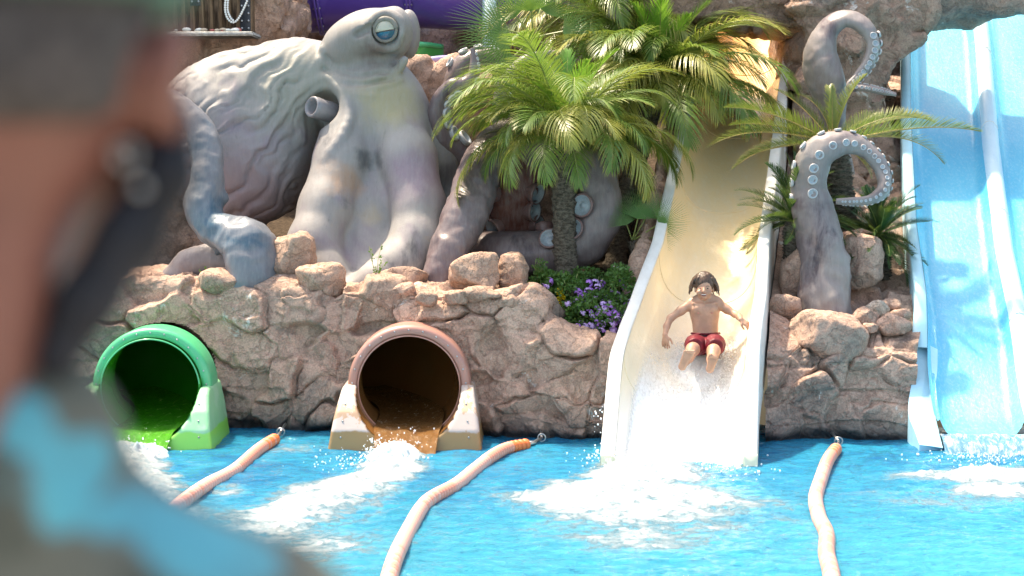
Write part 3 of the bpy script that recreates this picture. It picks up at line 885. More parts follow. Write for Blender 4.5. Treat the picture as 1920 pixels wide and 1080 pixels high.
# low rock kerb along the slide's left side
def kerb():
    Y = np.linspace(.80, 5.5, 300); c = cream_c(Y) - .595
    pr = [(0.02, .40), (-.03, .50), (-.09, .53), (-.15, .48), (-.19, .2), (-.21, -.6)]
    prs = spline(pr, 26)
    V = np.stack([np.stack([c + u, Y, cream_z(Y) + w_ - .12 - .55 * np.clip((1.15 - Y) / .35, 0, 1) ** 2], -1) for u, w_ in prs], 1)
    V = V.reshape(-1, 3); F = grid_faces(300, 26)[:, ::-1]
    sd = np.stack([np.interp(np.arange(.7, 5.5, .5), Y, c) - .15, np.arange(.7, 5.5, .5), np.interp(np.arange(.7, 5.5, .5), Y, cream_z(Y) + .3)], -1)
    V, ib = rockify(V, F, sd, depth=.03, facet=.1, lump=.05, fine=.012, seed=77)
    root = tag(empty('rock_kerb', (1.4, 1, 1)), 'narrow reddish rock kerb along the left rim of the cream slide', 'kerb')
    split(root, V, F, ib, len(sd), M_ROCK2)
kerb()

# ------------------------------------------------------------------ blue lane slide
def blue_mat(name, a, b, bump=.006, sc=30):
    n = N(name)
    c = n.mix(n.ramp(n.noise(1.3, 6, .65, vec=n.scale((2, .6, .6))), .35, .7), a, b)
    f = n.noise(sc, 6, .75, vec=n.scale((1.2, .6, .6)), dist=.3)
    c = n.mix(n.ramp(f, .46, .70, 0, .28), c, (.50, .82, .92))
    return n.fin(c, .22, n.bump(f, .9, bump), .5, Coat_Weight=.3, Coat_Roughness=.1)
M_BLUE = blue_mat('blue_gelcoat_wet', (.07, .48, .70), (.12, .56, .76), .008)
M_BLUER = simple('blue_rim_gelcoat', (.42, .72, .84), .35, .5, .06, 3, .002, 20)
def div_mat():
    n = N('divider_gelcoat')
    c = n.mix(n.ramp(n.noise(3, 6, .7, vec=n.scale((1, .4, .4))), .35, .7), (.62, .78, .85), (.50, .70, .82))
    c = n.mix(n.ramp(n.noise(3.0, 7, .8, vec=n.scale((2.2, .35, .35)), dist=1.2), .50, .515, 0, 1) if False else n.math('MULTIPLY', n.ramp(n.math('ABSOLUTE', n.math('SUBTRACT', n.noise(2.2, 6, .7, vec=n.scale((2.4, .3, .3)), dist=.8), .5)), .006, .0), .6), c, (.18, .42, .55))
    return n.fin(c, .35, n.bump(n.noise(30, 4), .5, .003), .5)
M_DIV = div_mat()
def blue_slide():
    root = tag(empty('lane_slide', (5, -.4, .1)), 'wide light blue racing slide with raised white lane dividers at the right edge', 'water slide')
    Ys = np.concatenate([np.linspace(-.42, 1.2, 30), np.linspace(1.3, 8.6, 60)])
    bx = blue_x(Ys); bz = blue_z(Ys)
    bz = np.where(Ys < 1.0, .15 + .60 * (np.maximum(Ys, -.42) + .42) ** 1.6 / 1.42 ** .6, bz)
    lw = .97
    for k in range(4):
        prof = []
        m = 22
        for u in np.linspace(0, 1, m):
            e = min(u, 1 - u); z = .16 * max(0, 1 - e / .14) ** 2
            prof.append((u * lw * .82 + lw * .09 * 0, z))
        x0 = k * lw * 1.02 + .02
        V = np.stack([np.stack([bx + x0 + u, Ys, bz + z], -1) for u, z in prof], 1)
        obj('lane_floor', V.reshape(-1, 3), grid_faces(len(Ys), m), [M_BLUE], root)
        # divider ridge
        w0 = x0 + lw * .82
        pr = [(0, .16), (.015, .19), (.05, .235), (.0975, .25), (.145, .235), (.18, .19), (.195, .16)]
        V = np.stack([np.stack([bx + w0 + u, Ys, bz + z - .002], -1) for u, z in pr], 1)
        obj('lane_divider', V.reshape(-1, 3), grid_faces(len(Ys), len(pr)), [M_DIV], root)
        for Yk in (.9, 2.5, 4.1, 5.7):
            s = MB(); s.tube([(float(np.interp(Yk, Ys, bx)) + w0 + u, Yk, float(np.interp(Yk, Ys, bz)) + z + .002) for u, z in pr], .006, 5); s.build('seam', [M_WHITE], root)
    # left side wall and rim
    flare = np.interp(Ys, [-.42, -.1, .3, .9, 2], [.02, .05, .10, .0, 0])
    dz = np.interp(Ys, [-.42, 0, .45, .9, 1.2], [.17, .20, .28, .42, .42])
    V = np.stack([np.stack([bx + .03, Ys, bz + .155], -1), np.stack([bx + .006, Ys, bz + .40 * dz + .06], -1), np.stack([bx - .012 - flare * .3, Ys, bz + dz + .004], -1)], 1)
    obj('side_wall', V.reshape(-1, 3), grid_faces(len(Ys), 3), [M_BLUE], root)
    rim = [(-.015, 0), (-.02, .012), (-.06, .015), (-.12, .012), (-.13, -.01), (-.13, -.5)]
    V = np.stack([np.stack([bx + u - flare * (1 if u < -.03 else .3), Ys, bz + np.where(True, dz, 0) + z], -1) for u, z in rim], 1)
    k0 = int(np.argmax(Ys > .42)); V = V[k0:]
    obj('rim', V.reshape(-1, 3), grid_faces(len(Ys) - k0, len(rim))[:, ::-1], [M_BLUER], root)
    s = MB(); s.box((6.0, -.10, -.02), (4.0, .5, .20), bev=.02); s.build('end_beam', [simple('dark_blue_beam', (.03, .10, .16), .5)], root)
    lf = spline([P(1718, 636, .62), P(1714, 690, .35), P(1704, 750, .05), P(1704, 780, -.10), P(1714, 806, -.25), P(1724, 834, -.45)], 24); rt = spline([P(1758, 655, .62), P(1757, 700, .35), P(1750, 742, .12), P(1754, 780, -.10), P(1760, 808, -.25), P(1768, 840, -.45)], 24)
    V = []; F = []
    for l_, r_ in zip(lf, rt): V += [tuple(l_), tuple((l_ + r_) / 2 + np.array([0, -.01, .004])), tuple(r_), (r_[0], r_[1] + .05, r_[2] - .03), (l_[0] + .005, l_[1] + .03, max(-.3, l_[2] - .45))]
    for i in range(23):
        for j in range(5): F.append((5 * i + j, 5 * i + (j + 1) % 5, 5 * i + 5 + (j + 1) % 5, 5 * i + 5 + j))
    F += [(0, 1, 2, 3, 4), (119, 118, 117, 116, 115)]
    obj('splash_guard', V, F, [M_BLUER], root, smooth=False)
blue_slide()
def curtain():
    n = N('falling_water')
    f = n.noise(14, 8, .75, vec=n.scale((1.8, 1, .35)), dist=.5)
    tr = n.new("ShaderNodeBsdfTransparent"); mx = n.new("ShaderNodeMixShader"); n.set(tr.inputs[0], (.75, .9, 1, 1))
    n.fin(n.mix(n.ramp(f, .45, .6), (.22, .56, .74), (.78, .88, .92)), .1, n.bump(f, 1, .05), .6)
    n.set(mx.inputs[0], n.ramp(f, .40, .60, .72, .97)); n.t.links.new(tr.outputs[0], mx.inputs[1]); n.t.links.new(n.b.outputs[0], mx.inputs[2]); n.t.links.new(mx.outputs[0], n.out.inputs[0])
    x = np.linspace(3.95, 8.0, 220); t = np.linspace(0, 1, 30)
    X = np.repeat(x[:, None], 30, 1); Y = -.42 - .30 * t[None] + 0 * X; Z = .16 - .24 * t[None] ** 1.6 + 0 * X
    p = np.stack([X, Y, Z], -1); p[..., 1] += .05 * fbm(p * np.array([5, 1, 2]), 4, 3) * t[None]; p[..., 2] += .02 * fbm(p * 9, 4, 6)
    tag(obj('water_curtain', p.reshape(-1, 3), grid_faces(220, 30), [n.m]), 'thin sheet of water spilling off the end of the blue slide', 'water', kind='stuff')
curtain()

# ------------------------------------------------------------------ pool
def foam_field(px, py):
    """how churned the water is, from the photograph's foam patches (pixel ellipses on the water plane)"""
    f = np.zeros_like(px)
    for cx, cy, rx, ry, rot, a in FOAM:
        c, s = math.cos(R(rot)), math.sin(R(rot))
        u = ((px - cx) * c + (py - cy) * s) / rx; v = (-(px - cx) * s + (py - cy) * c) / ry
        f = np.maximum(f, a * np.clip(1.25 - np.sqrt(u * u + v * v) * 1.0, 0, 1.2))
    return f
FOAM = [(742, 850, 60, 26, 0, 1.4), (725, 885, 75, 30, -10, 1.25), (660, 915, 120, 32, -16, 1.1), (590, 945, 150, 38, -12, 1.0), (520, 985, 170, 45, -5, .72), (560, 1030, 190, 40, 0, .45),
        (240, 860, 75, 40, 20, 1.35), (290, 905, 70, 35, 30, .9), (330, 960, 90, 50, 30, .6),
        (1210, 890, 120, 28, 0, 1.4), (1130, 930, 190, 30, -2, 1.2), (1010, 935, 90, 20, 5, .75), (1290, 935, 170, 26, 6, 1.05), (1230, 960, 230, 34, 0, .78), (1200, 1000, 220, 40, 0, .45), (1340, 985, 170, 30, 0, .4),
        (1850, 895, 130, 18, 0, 1.3), (1740, 890, 110, 12, -3, .7), (1870, 920, 130, 22, 0, .8), (1800, 935, 200, 25, 0, .35),
        (560, 845, 60, 10, 0, .35), (430, 925, 40, 14, 0, .4)]
def pool():
    xs = np.concatenate([np.arange(-12, -6, .25), np.arange(-6, 6.6, .0225), np.arange(6.6, 14, .25)])
    ys = np.concatenate([np.arange(-12.1, -5.2, .12), np.arange(-5.2, 1.0, .018)])
    X, Y = np.meshgrid(xs, ys, indexing='ij')
    # project the flat water plane to pixels
    dx, dy, dz = X, Y + 16.0, np.full_like(X, -2.8)
    fw = dy * _cp - dz * _sp; up = dy * _sp + dz * _cp
    px = 960 + FPX * dx / fw; py = 540 - FPX * up / fw
    f0 = foam_field(px, py)
    p = np.stack([X, Y, 0 * X], -1)
    n1 = fbm(p * np.array([2.2, 2.2, 1]), 5, 61, .6); n2 = fbm(p * np.array([6, 6, 1]), 4, 62, .6)
    n3 = 1 - 2.6 * np.abs(fbm(p * np.array([2.6, 5.5, 1]) + n1[..., None] * .8, 4, 69, .6))
    foam = np.clip(f0 * 1.02 - .05 + .34 * n1 + .24 * n2 + .22 * n3 * (f0 > .02), 0, 1.4) * (f0 > .02)
    mid = (Y > -5.4)
    Z = .022 * fbm(p * np.array([1.2, 2.0, 1]), 3, 63) + .014 * (1 - 2 * np.abs(fbm(p * np.array([2.6, 4.2, 1]), 4, 64)))
    Z += .010 * fbm(p * np.array([7, 11, 1]), 3, 65, .6)
    hf = sstep(.35, 1.1, f0)
    Z += hf * (.055 * np.abs(fbm(p * np.array([3.1, 5, 1]), 5, 66, .65)) * 2 + .030 * fbm(p * 16, 4, 67, .7) + .012)
    core = np.clip(f0 - 1.0, 0, 1) * (Y < .2)
    Z += core * .12
    V = np.stack([X, Y, Z], -1)
    n = N('pool_surface')
    big = n.noise(.55, 4, .6); md = n.noise(1.9, 6, .62, vec=n.scale((1, 1.5, 1)), dist=.9)
    fine = n.noise(5.5, 7, .68, vec=n.scale((1, 1.7, 1)), dist=1.1)
    fo = n.attr('foam')
    c = n.mix(n.ramp(md, .34, .64), (.000, .150, .325), (.006, .255, .42))
    c = n.mix(n.ramp(big, .40, .66, 0, .5), c, (.015, .30, .50))
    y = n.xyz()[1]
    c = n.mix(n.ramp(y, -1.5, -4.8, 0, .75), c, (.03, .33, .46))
    c = n.mix(n.ramp(fine, .56, .74, 0, .30), c, (.09, .40, .56))
    c = n.mix(n.ramp(n.noise(5, 7, .7, vec=n.scale((1, 2.2, 1)), dist=1.8), .44, .34, 0, .75), c, (.0, .095, .27))
    fn = n.noise(11, 8, .78, dist=.8)
    fsum = n.math('ADD', fo, n.math('MULTIPLY', n.math('SUBTRACT', fn, .5), 1.5))
    fm = n.ramp(fsum, .22, .85)
    c = n.mix(n.ramp(fo, .05, .55, 0, .45), c, (.12, .45, .60))
    c = n.mix(fm, c, n.mix(n.ramp(n.noise(17, 8, .8, dist=.6), .40, .62), (.50, .64, .69), (.76, .79, .80)))
    r = n.ramp(fm, 0, 1, .06, .75)
    hh = n.math('ADD', n.math('MULTIPLY', n.noise(6, 8, .7, vec=n.scale((1, 1.6, 1)), dist=.7), 1.0), n.math('MULTIPLY', fn, n.ramp(fm, 0, 1, .15, .9)))
    n.fin(c, r, n.bump(hh, 1.0, .065), .5, IOR=1.33)
    o = obj('pool_water', V.reshape(-1, 3), grid_faces(len(xs), len(ys)), [n.m], attrs={'foam': foam.ravel()})
    tag(o, kind='structure')
    s = MB(); s.box((1, -5.6, -1.45), (26, 14, .1)); tag(s.build('pool_floor', [simple('pool_paint', (.10, .45, .72), .6)], smooth=False), kind='structure')
    s = MB(); s.box((1, -16.2, .6), (26, 8.1, 1.25)); tag(s.build('pool_deck', [M_DECK], smooth=False), kind='structure')
pool()

def droplets():
    """spray thrown up where the slides meet the pool"""
    r = np.random.default_rng(3); s = MB()
    def burst(px, py, Y, n, sx, sz, sy=.25, r0=.003, r1=.009):
        c = P(px, py, Y)
        for i in range(n):
            q = (c.x + r.normal(0, sx), c.y + r.normal(0, sy), max(.02, c.z + abs(r.normal(0, sz))))
            k = r.uniform(r0, r1) * (1 if r.random() < .85 else 1.6)
            s.ball(q, (k, k, k * r.uniform(.8, 1.5)), 6, 4)
    burst(1150, 880, -1.25, 160, .14, .10); burst(1250, 885, -1.3, 160, .3, .06); burst(1380, 890, -1.3, 60, .18, .04)
    burst(740, 850, -.6, 260, .16, .07); burst(680, 890, -1.0, 140, .25, .05); burst(240, 855, -.7, 180, .2, .07)
    burst(1860, 880, -.85, 260, .35, .06); burst(1130, 800, -1.15, 22, .05, .16)
    n = N('spray_water'); n.fin((.92, .94, .95), .15, None, .6)
    tag(s.build('water_spray', [n.m]), 'fine droplets of spray above the foam at the slide ends', 'water', kind='stuff')
droplets()

# gushing water where the tubes spill over their lips
def gush(px0, px1, pyt, Yt, pxa, pxb, pyb, Yb, seed, label):
    n = 46; m = 70
    t = np.linspace(0, 1, n)[None]; u = np.linspace(0, 1, m)[:, None]
    a0, a1 = P(px0, pyt, Yt), P(px1, pyt, Yt); b0, b1 = P(pxa, pyb, Yb), P(pxb, pyb, Yb)
    A = np.array(a0)[None, None] + (np.array(a1) - np.array(a0))[None, None] * u[..., None]
    B = np.array(b0)[None, None] + (np.array(b1) - np.array(b0))[None, None] * u[..., None]
    Q = A + (B - A) * (t[..., None] ** 1.0); Q[..., 2] += (.10 * t * (1 - t) * 2)
    e = (np.sin(PI * u) ** .5)
    Q[..., 2] += e * (.07 * t + .16 * np.abs(fbm(Q * 6, 5, seed, .62)) * (.3 + t)); Q[..., 2] += .03 * fbm(Q * 24, 3, seed + 2) * (.3 + t)
    Q[..., 2] -= (1 - e) * .12
    nn = N('gushing_foam'); f = nn.noise(20, 7, .75)
    nn.fin(nn.mix(nn.ramp(f, .38, .56), (.36, .60, .72), (.72, .78, .82)), .35, nn.bump(f, 1, .04), .5)
    tag(obj('gushing_water', Q.reshape(-1, 3), grid_faces(m, n), [nn.m]), label, 'water', kind='stuff')
gush(706, 786, 829, -.40, 655, 805, 890, -1.1, 11, 'white water gushing over the lip of the brown tube')
gush(215, 320, 836, -.46, 190, 335, 880, -.95, 14, 'white water gushing over the lip of the green tube')

# ------------------------------------------------------------------ lane ropes
FL = [None, None, None]
def rope_floats():
    cols = [(.88, .20, .06), (.80, .31, .22), (.78, .39, .31)]
    for i, c in enumerate(cols):
        m = simple('float_plastic_%s' % ('orange', 'faded', 'pale')[i], c, .45, .5, .08, 30)
        pr = [(-.034, .02), (-.030, .045), (-.02, .056), (.0, .0585), (.02, .056), (.030, .045), (.034, .02)]
        seg = 14; V = []
        for x, r_ in pr:
            for j in range(seg): V.append((r_ * math.cos(j * 2 * PI / seg), r_ * math.sin(j * 2 * PI / seg), x))
        F = [(k * seg + j, k * seg + (j + 1) % seg, (k + 1) * seg + (j + 1) % seg, (k + 1) * seg + j) for k in range(len(pr) - 1) for j in range(seg)]
        FL[i] = mesh('float', V, F, [m])
rope_floats()
def lane_rope(pts, label, seed):
    w_ = [W(x, y, .03) for x, y in pts]
    sp = spline([(q.x, q.y) for q in w_], 400)
    d = np.r_[0, np.cumsum(np.linalg.norm(np.diff(sp, axis=0), axis=1))]
    root = tag(empty('lane_rope', (sp[0][0], sp[0][1], 0)), label, 'lane rope', 'orange lane ropes dividing the pool')
    step = .062; n = int(d[-1] / step); r = random.Random(seed)
    tone = np.interp(np.arange(n), np.linspace(0, n, 12), [0.2, 0.9] + [r.uniform(1.2, 2.1) for _ in range(10)])
    for i in range(n):
        t = .05 + i * step
        x, y = np.interp(t, d, sp[:, 0]), np.interp(t, d, sp[:, 1]); x2, y2 = np.interp(t + .02, d, sp[:, 0]), np.interp(t + .02, d, sp[:, 1])
        k = int(round(min(2, max(0, tone[i] + r.uniform(-.4, .4)))))
        o = link('float', FL[k], root, world=False)
        o.location = (x - sp[0][0], y - sp[0][1], .035 + .012 * math.sin(t * 3))
        o.rotation_euler = Vector((x2 - x, y2 - y, .0001)).to_track_quat('Z', 'Y').to_euler()
    # bare cable, thimble and wall hook
    a = Vector((sp[0][0], sp[0][1], .035)); dirn = (Vector((sp[0][0] - sp[8][0], sp[0][1] - sp[8][1], .0))).normalized()
    e = a + dirn * .22 + Vector((0, 0, .03))
    s = MB(); s.tube([a - dirn * .02, a + dirn * .10, e], [.028, .022, .012], 8); s.build('cable_end', [M_METAL], root)
    s = MB(); s.tube([e + Vector((.036 * math.cos(q), .01, .036 * math.sin(q))) for q in np.linspace(0, 2 * PI, 17)], .008, 6, caps=False)
    s.tube([e, e + Vector((0, .35, .02))], .014, 6); s.build('wall_hook', [M_METAL], root)
lane_rope([(516, 824), (480, 850), (440, 880), (395, 907), (345, 942), (270, 990), (180, 1050), (60, 1130)], 'orange lane rope ending between the green and the brown tube', 1)
lane_rope([(990, 834), (945, 846), (890, 880), (848, 915), (800, 945), (770, 985), (745, 1040), (725, 1100), (700, 1180)], 'orange lane rope curving from the wall right of the brown tube', 2)
lane_rope([(1568, 842), (1548, 875), (1530, 930), (1535, 970), (1550, 1000), (1550, 1040), (1560, 1090), (1565, 1180)], 'orange lane rope hooked to the right rock bank', 3)

# ------------------------------------------------------------------ octopus and tentacle sculptures
def skin_mat(name, a, b, c2, d, rough=.55, streak=(.12, .14, .17), samt=.5, yel=False, scale=1.0):
    n = N(name)
    c = n.mix(n.ramp(n.noise(1.3 * scale, 4, .6), .35, .65), a, b)
    c = n.mix(n.ramp(n.noise(1.9 * scale, 4, .55, dist=.4), .52, .72), c, c2)
    c = n.mix(n.ramp(n.noise(2.7 * scale, 5, .6, dist=.8), .60, .78, 0, .7), c, d)
    c = n.mix(n.ramp(n.noise(1.6 * scale, 6, .62, vec=n.scale((2.2, 1.5, .8)), dist=.5), .56, .74, 0, samt), c, streak)
    if yel:
        x = n.xyz()
        def spot(p, r_, col, amt, c):
            v = n.new("ShaderNodeVectorMath", operation='DISTANCE'); n.set(v.inputs[0], n.co()); v.inputs[1].default_value = p
            dd = n.math('ADD', v.outputs['Value'], n.math('MULTIPLY', n.math('SUBTRACT', n.noise(3.5, 5), .5), .5))
            return n.mix(n.ramp(dd, r_, r_ * .25, 0, amt), c, col)
        c = spot(tuple(P(735, 180, 2.4)), .55, (.38, .32, .16), .7, c)
        c = spot(tuple(P(560, 160, 2.5)), .75, (.31, .295, .22), .5, c)
        c = spot(tuple(P(430, 360, 2.6)), 1.0, (.29, .225, .26), .85, c)
        c = spot(tuple(P(640, 340, 2.1)), .30, (.42, .24, .14), .6, c)
        c = spot(tuple(P(780, 330, 2.1)), .5, (.245, .18, .225), .85, c)
        c = spot(tuple(P(480, 100, 2.6)), .8, (.27, .262, .225), .5, c)
        c = spot(tuple(P(700, 420, 2.2)), .28, (.38, .30, .21), .7, c)
        c = spot(tuple(P(690, 300, 2.2)), .22, (.08, .085, .09), .8, c)
    if yel:
        for (a_, b_, Y_, r_, am) in [(690, 335, 2.4, .16, .85), (672, 400, 2.2, .15, .75), (700, 440, 2.3, .17, .7), (668, 480, 2.1, .14, .7), (735, 395, 2.2, .13, .6), (840, 330, 2.7, .30, .8), (840, 430, 2.7, .28, .8), (590, 300, 2.6, .13, .6), (575, 360, 2.5, .12, .6), (600, 205, 2.6, .12, .6)]:
            c = spot(tuple(P(a_, b_, Y_)), r_, (.075, .075, .082), am * .8, c)
        c = spot(tuple(P(680, 75, 2.5)), .62, (.235, .21, .185), .8, c)
        c = spot(tuple(P(700, 112, 2.5)), .20, (.15, .10, .09), .6, c)
        c = spot(tuple(P(560, 440, 2.0)), .25, (.40, .38, .35), .6, c)
        c = spot(tuple(P(690, 510, 1.6)), .25, (.45, .42, .39), .7, c)
    c = n.mix(n.ramp(n.noise(38, 4, .8), .66, .74, 0, .35), c, (.13, .12, .115))
    c = n.mix(n.ramp(n.noise(9, 6, .75, vec=n.scale((3, 1, .6))), .40, .66, .0, .18), c, (.40, .38, .37))
    c = n.mix(n.ramp(n.noise(7, 7, .8, vec=n.scale((2.5, 1, .7)), dist=.6), .56, .74, .0, .30), c, tuple(x * .9 for x in streak))
    return n.fin(c, rough, n.bump(n.noise(40, 5, .7), .5, .006), .3)
M_OCTO = skin_mat('octopus_paint', (.25, .232, .228), (.30, .28, .27), (.25, .205, .235), (.33, .285, .235), streak=(.075, .075, .085), samt=.85, yel=True)
M_HEAD = skin_mat('octopus_head_paint', (.20, .185, .155), (.25, .23, .195), (.19, .155, .145), (.24, .19, .15), streak=(.09, .075, .07), samt=.6)
M_TBLUE = skin_mat('tentacle_paint_blue', (.20, .19, .20), (.15, .17, .20), (.045, .10, .145), (.27, .25, .23), streak=(.03, .05, .075), samt=.75, rough=.32)
M_TPURP = skin_mat('tentacle_paint_purple', (.155, .11, .115), (.20, .155, .155), (.10, .05, .05), (.21, .17, .19), streak=(.04, .028, .04), samt=.7, rough=.30)
M_TGREY = skin_mat('tentacle_paint_grey', (.22, .18, .18), (.28, .245, .23), (.12, .085, .095), (.33, .285, .26), streak=(.03, .022, .038), samt=.9, rough=.36)
M_TRED = skin_mat('tentacle_paint_red', (.13, .045, .035), (.17, .065, .05), (.10, .035, .03), (.20, .10, .09), streak=(.10, .05, .06), samt=.5, rough=.3)
M_SUCK = simple('sucker_paint', (.50, .48, .48), .35, .5, .1, 10)
M_SUCKC = simple('sucker_centre_paint', (.34, .38, .42), .35, .5, .15, 14)
M_SUCKD = simple('sucker_rim_paint', (.20, .12, .115), .35, .5, .15, 14)

def octopus():
    Y0 = 3.0
    lo = P(255, 0, 3.0); hi = P(905, 0, 3.0)
    v = Vol((lo.x, 1.15, 1.15), (hi.x + .1, 4.5, 4.62), .0225)
    def c3(px, py, Y): return tuple(P(px, py, Y))
    def E(px, py, Y, a, b, d, rot=0, k=.25, sub=False):
        s = S(Y); v.ell(c3(px, py, Y), (a / s, d, b / s), Matrix.Rotation(R(rot), 3, 'Y') if rot else None, k, sub)
    def C(pts, k=.2, sub=False):
        for (a, b) in zip(pts[:-1], pts[1:]):
            v.cone(c3(*a[:3]), c3(*b[:3]), a[3] / S(a[2]), b[3] / S(b[2]), k, sub)
    # mantle bag
    E(474, 275, 3.25, 126, 162, .88, 16, k=.0)
    E(500, 175, 3.2, 150, 92, .62, -14, k=.30)
    E(400, 258, 3.3, 118, 140, .78, 10, k=.3)
    E(590, 140, 3.1, 75, 52, .42, 10, k=.3)
    # trunk and arms
    C([(690, 120, 3.0, 58), (700, 190, 2.95, 82), (715, 260, 2.9, 92)], .2)
    C([(742, 200, 2.9, 50), (800, 300, 3.0, 52), (838, 400, 3.05, 50), (842, 520, 3.0, 50)], .2)
    C([(655, 215, 2.72, 48), (640, 300, 2.42, 50), (612, 390, 2.12, 50), (590, 455, 1.90, 48), (612, 520, 1.72, 46), (640, 560, 1.6, 42)], .10)
    C([(735, 215, 2.72, 50), (765, 300, 2.40, 52), (785, 390, 2.10, 50), (782, 455, 1.90, 50), (752, 500, 1.72, 48), (705, 528, 1.55, 34), (660, 545, 1.45, 22)], .10)
    C([(700, 300, 2.74, 50), (700, 400, 2.40, 50), (690, 470, 2.15, 46), (672, 535, 1.86, 40)], .14)
    E(700, 480, 3.0, 150, 120, .35, 0, k=.15)
    # head
    E(690, 68, 2.85, 78, 50, .43, -14, k=.10)
    E(652, 92, 2.9, 46, 42, .36, 0, k=.10)
    E(742, 60, 2.85, 30, 46, .34, 0, k=.10)
    E(766, 64, 3.28, 22, 46, .26, 0, k=.03)
    def front(px, py, Y=2.6):
        q = P(px, py, Y); ix = int((q.x - v.lo[0]) / v.h); iz = int((q.z - v.lo[2]) / v.h)
        col = v.D[ix, :, iz]; j = np.argmax(col < 0); return float(v.ax[1][j]) if (col < 0).any() else Y
    # folds of skin where the head meets the neck
    def fold(pts, r_, k=.03, lift=.3, sub=False):
        q = []
        for (x, y) in pts:
            Y = front(x, y); q.append((x, y, Y + r_ / S(Y) * lift, r_))
        sp = spline(q, 22)
        C([tuple(z) for z in sp], k, sub)
    fold([(606, 92), (618, 120), (650, 140), (700, 146), (742, 134), (758, 112)], 8)
    fold([(600, 112), (618, 142), (655, 160), (705, 164), (750, 150)], 7)
    fold([(612, 140), (650, 172), (700, 180)], 6)
    fold([(612, 106), (632, 130), (680, 142), (735, 132)], 3.5, sub=True, k=.03, lift=-.1)
    fold([(606, 128), (636, 152), (690, 158), (745, 145)], 3.5, sub=True, k=.03, lift=-.1)
    # brow, lids and socket
    ye = front(724, 58)
    fold([(690, 52), (700, 36), (722, 28), (745, 38), (752, 62)], 8, .05)
    fold([(688, 62), (700, 84), (722, 92), (744, 84), (752, 62)], 6.5, .04)
    E(722, 58, ye + .01, 25, 25, .12, 0, k=.04, sub=True)
    fold([(668, 66), (690, 54), (700, 50)], 3.5, sub=True, k=.04, lift=0)
    # teardrop hollow with the siphon and its raised rim
    ys = front(612, 205)
    fold([(566, 262), (560, 215), (578, 178), (612, 160), (648, 176), (655, 215), (640, 258), (612, 300)], 8, .06, .5)
    fold([(552, 236), (548, 205), (566, 168), (606, 146), (650, 156)], 5, .05, .5)
    fold([(590, 268), (583, 215), (600, 184), (628, 178)], 5, .04, .5)
    E(612, 208, ys + .02, 30, 36, .26, -10, k=.06, sub=True)
    C([(606, 225, ys + .02, 18), (598, 262, ys + .08, 14), (590, 320, ys + .16, 9)], .05, True)
    V, F = v.mesh()
    # project vertices to photo pixels for the wrinkle pattern laid over the mantle
    Nn = normals(V, F)
    D = V - np.array(CAM); fw = D[:, 1] * _cp - D[:, 2] * _sp; up = D[:, 1] * _sp + D[:, 2] * _cp
    px = V[:, 0] * 168 + 960; pz = 275 + (2.8 - V[:, 2]) * 168   # flat object-space coordinates, 168 units a metre
    fx, fy = 760, -60
    dx, dy = (fx - px) / 100, (py_ := (pz - fy)) / 100
    r_ = np.hypot(dx, dy); th = np.arctan2(dy, dx)
    warp = fbm(np.stack([px / 70, pz / 70, V[:, 1] * 1.5], -1), 3, 91) * .115
    th2 = th + warp
    # two families, fine ones further out
    q = np.stack([th2 * 12.5, r_ * .50 + V[:, 1] * .2, 0 * r_], -1)
    n1 = vnoise(q * 1.0 + 5, 93); n2 = vnoise(q * np.array([2.3, 1.3, 1]) + 9, 94)
    bagm = sstep(600, 545, px + (pz - 250) * .10) * sstep(.25, 1.0, np.hypot((655 - px) / 100, (135 - pz) / 100))
    bagm *= sstep(4.0, 3.4, V[:, 1])
    low = sstep(90, 190, pz)
    groove = np.exp(-(n1 / .26) ** 2) * 1.0 + .55 * np.exp(-(n2 / .34) ** 2)
    h = bagm * (.35 + .65 * low) * (-.046 * groove + .02)
    # long soft muscle folds on arms
    q2 = np.stack([px / 26, pz / 190, V[:, 1] * 1.2], -1)
    arm = sstep(590, 640, px) * sstep(190, 300, pz)
    h += arm * .012 * fbm(q2, 3, 96) + .010 * fbm(V * 2.2, 4, 97)
    V = V + Nn * h[:, None]
    base = (P(640, 500, 2.4).x, 2.4, GROUND_Z - .1)
    root = tag(empty('octopus_statue', base), 'giant grey beige octopus statue with a wrinkled bag body and half closed blue eye', 'statue')
    cz = V[F].mean(1); cpx = cz[:, 0] * 168 + 960; cpz = 275 + (2.8 - cz[:, 2]) * 168
    body = obj('body', V, F, [M_OCTO], root)
    # eyeball
    n = N('octopus_eye_paint'); x = n.xyz()
    c = n.mix(n.ramp(x[2], .002, -.004), (.45, .43, .33), (.01, .015, .02))
    c = n.mix(n.ramp(x[2], -.012, -.020), c, (.015, .10, .18))
    c = n.mix(n.ramp(n.noise(30, 4), .5, .8, 0, .3), c, (.12, .20, .22))
    n.fin(c, .12, None, .6, Coat_Weight=.6)
    yb = ye + .085
    V2, F2 = ball_geo((0, 0, 0), .135, 40, 28)
    eye = link('eyeball', mesh('eyeball', V2, F2, [n.m]), root, world=False); eye.location = Vector(P(723, 57, yb)) - root.location; eye.rotation_euler = (0, R(-12), R(18))
    a = Vector(P(723, 57, yb))
    def ring(el0, el1, rad, off):
        s = MB(); pts = []
        for t in np.linspace(el0, el1, 30): pts.append(a + Vector((math.cos(t) * .118, -.072 + off, math.sin(t) * .118)))
        s.tube(pts, rad, 8, caps=False); return s
    ring(R(-200), R(20), .020, .0).build('lower_eyelid', [M_HEAD], root)
    ring(R(10), R(170), .030, -.006).build('upper_eyelid', [M_HEAD], root)
    # siphon
    A = Vector(P(632, 214, ys + .14)); B = Vector(P(585, 200, ys - .12)); d = (B - A).normalized()
    L_ = (B - A).length
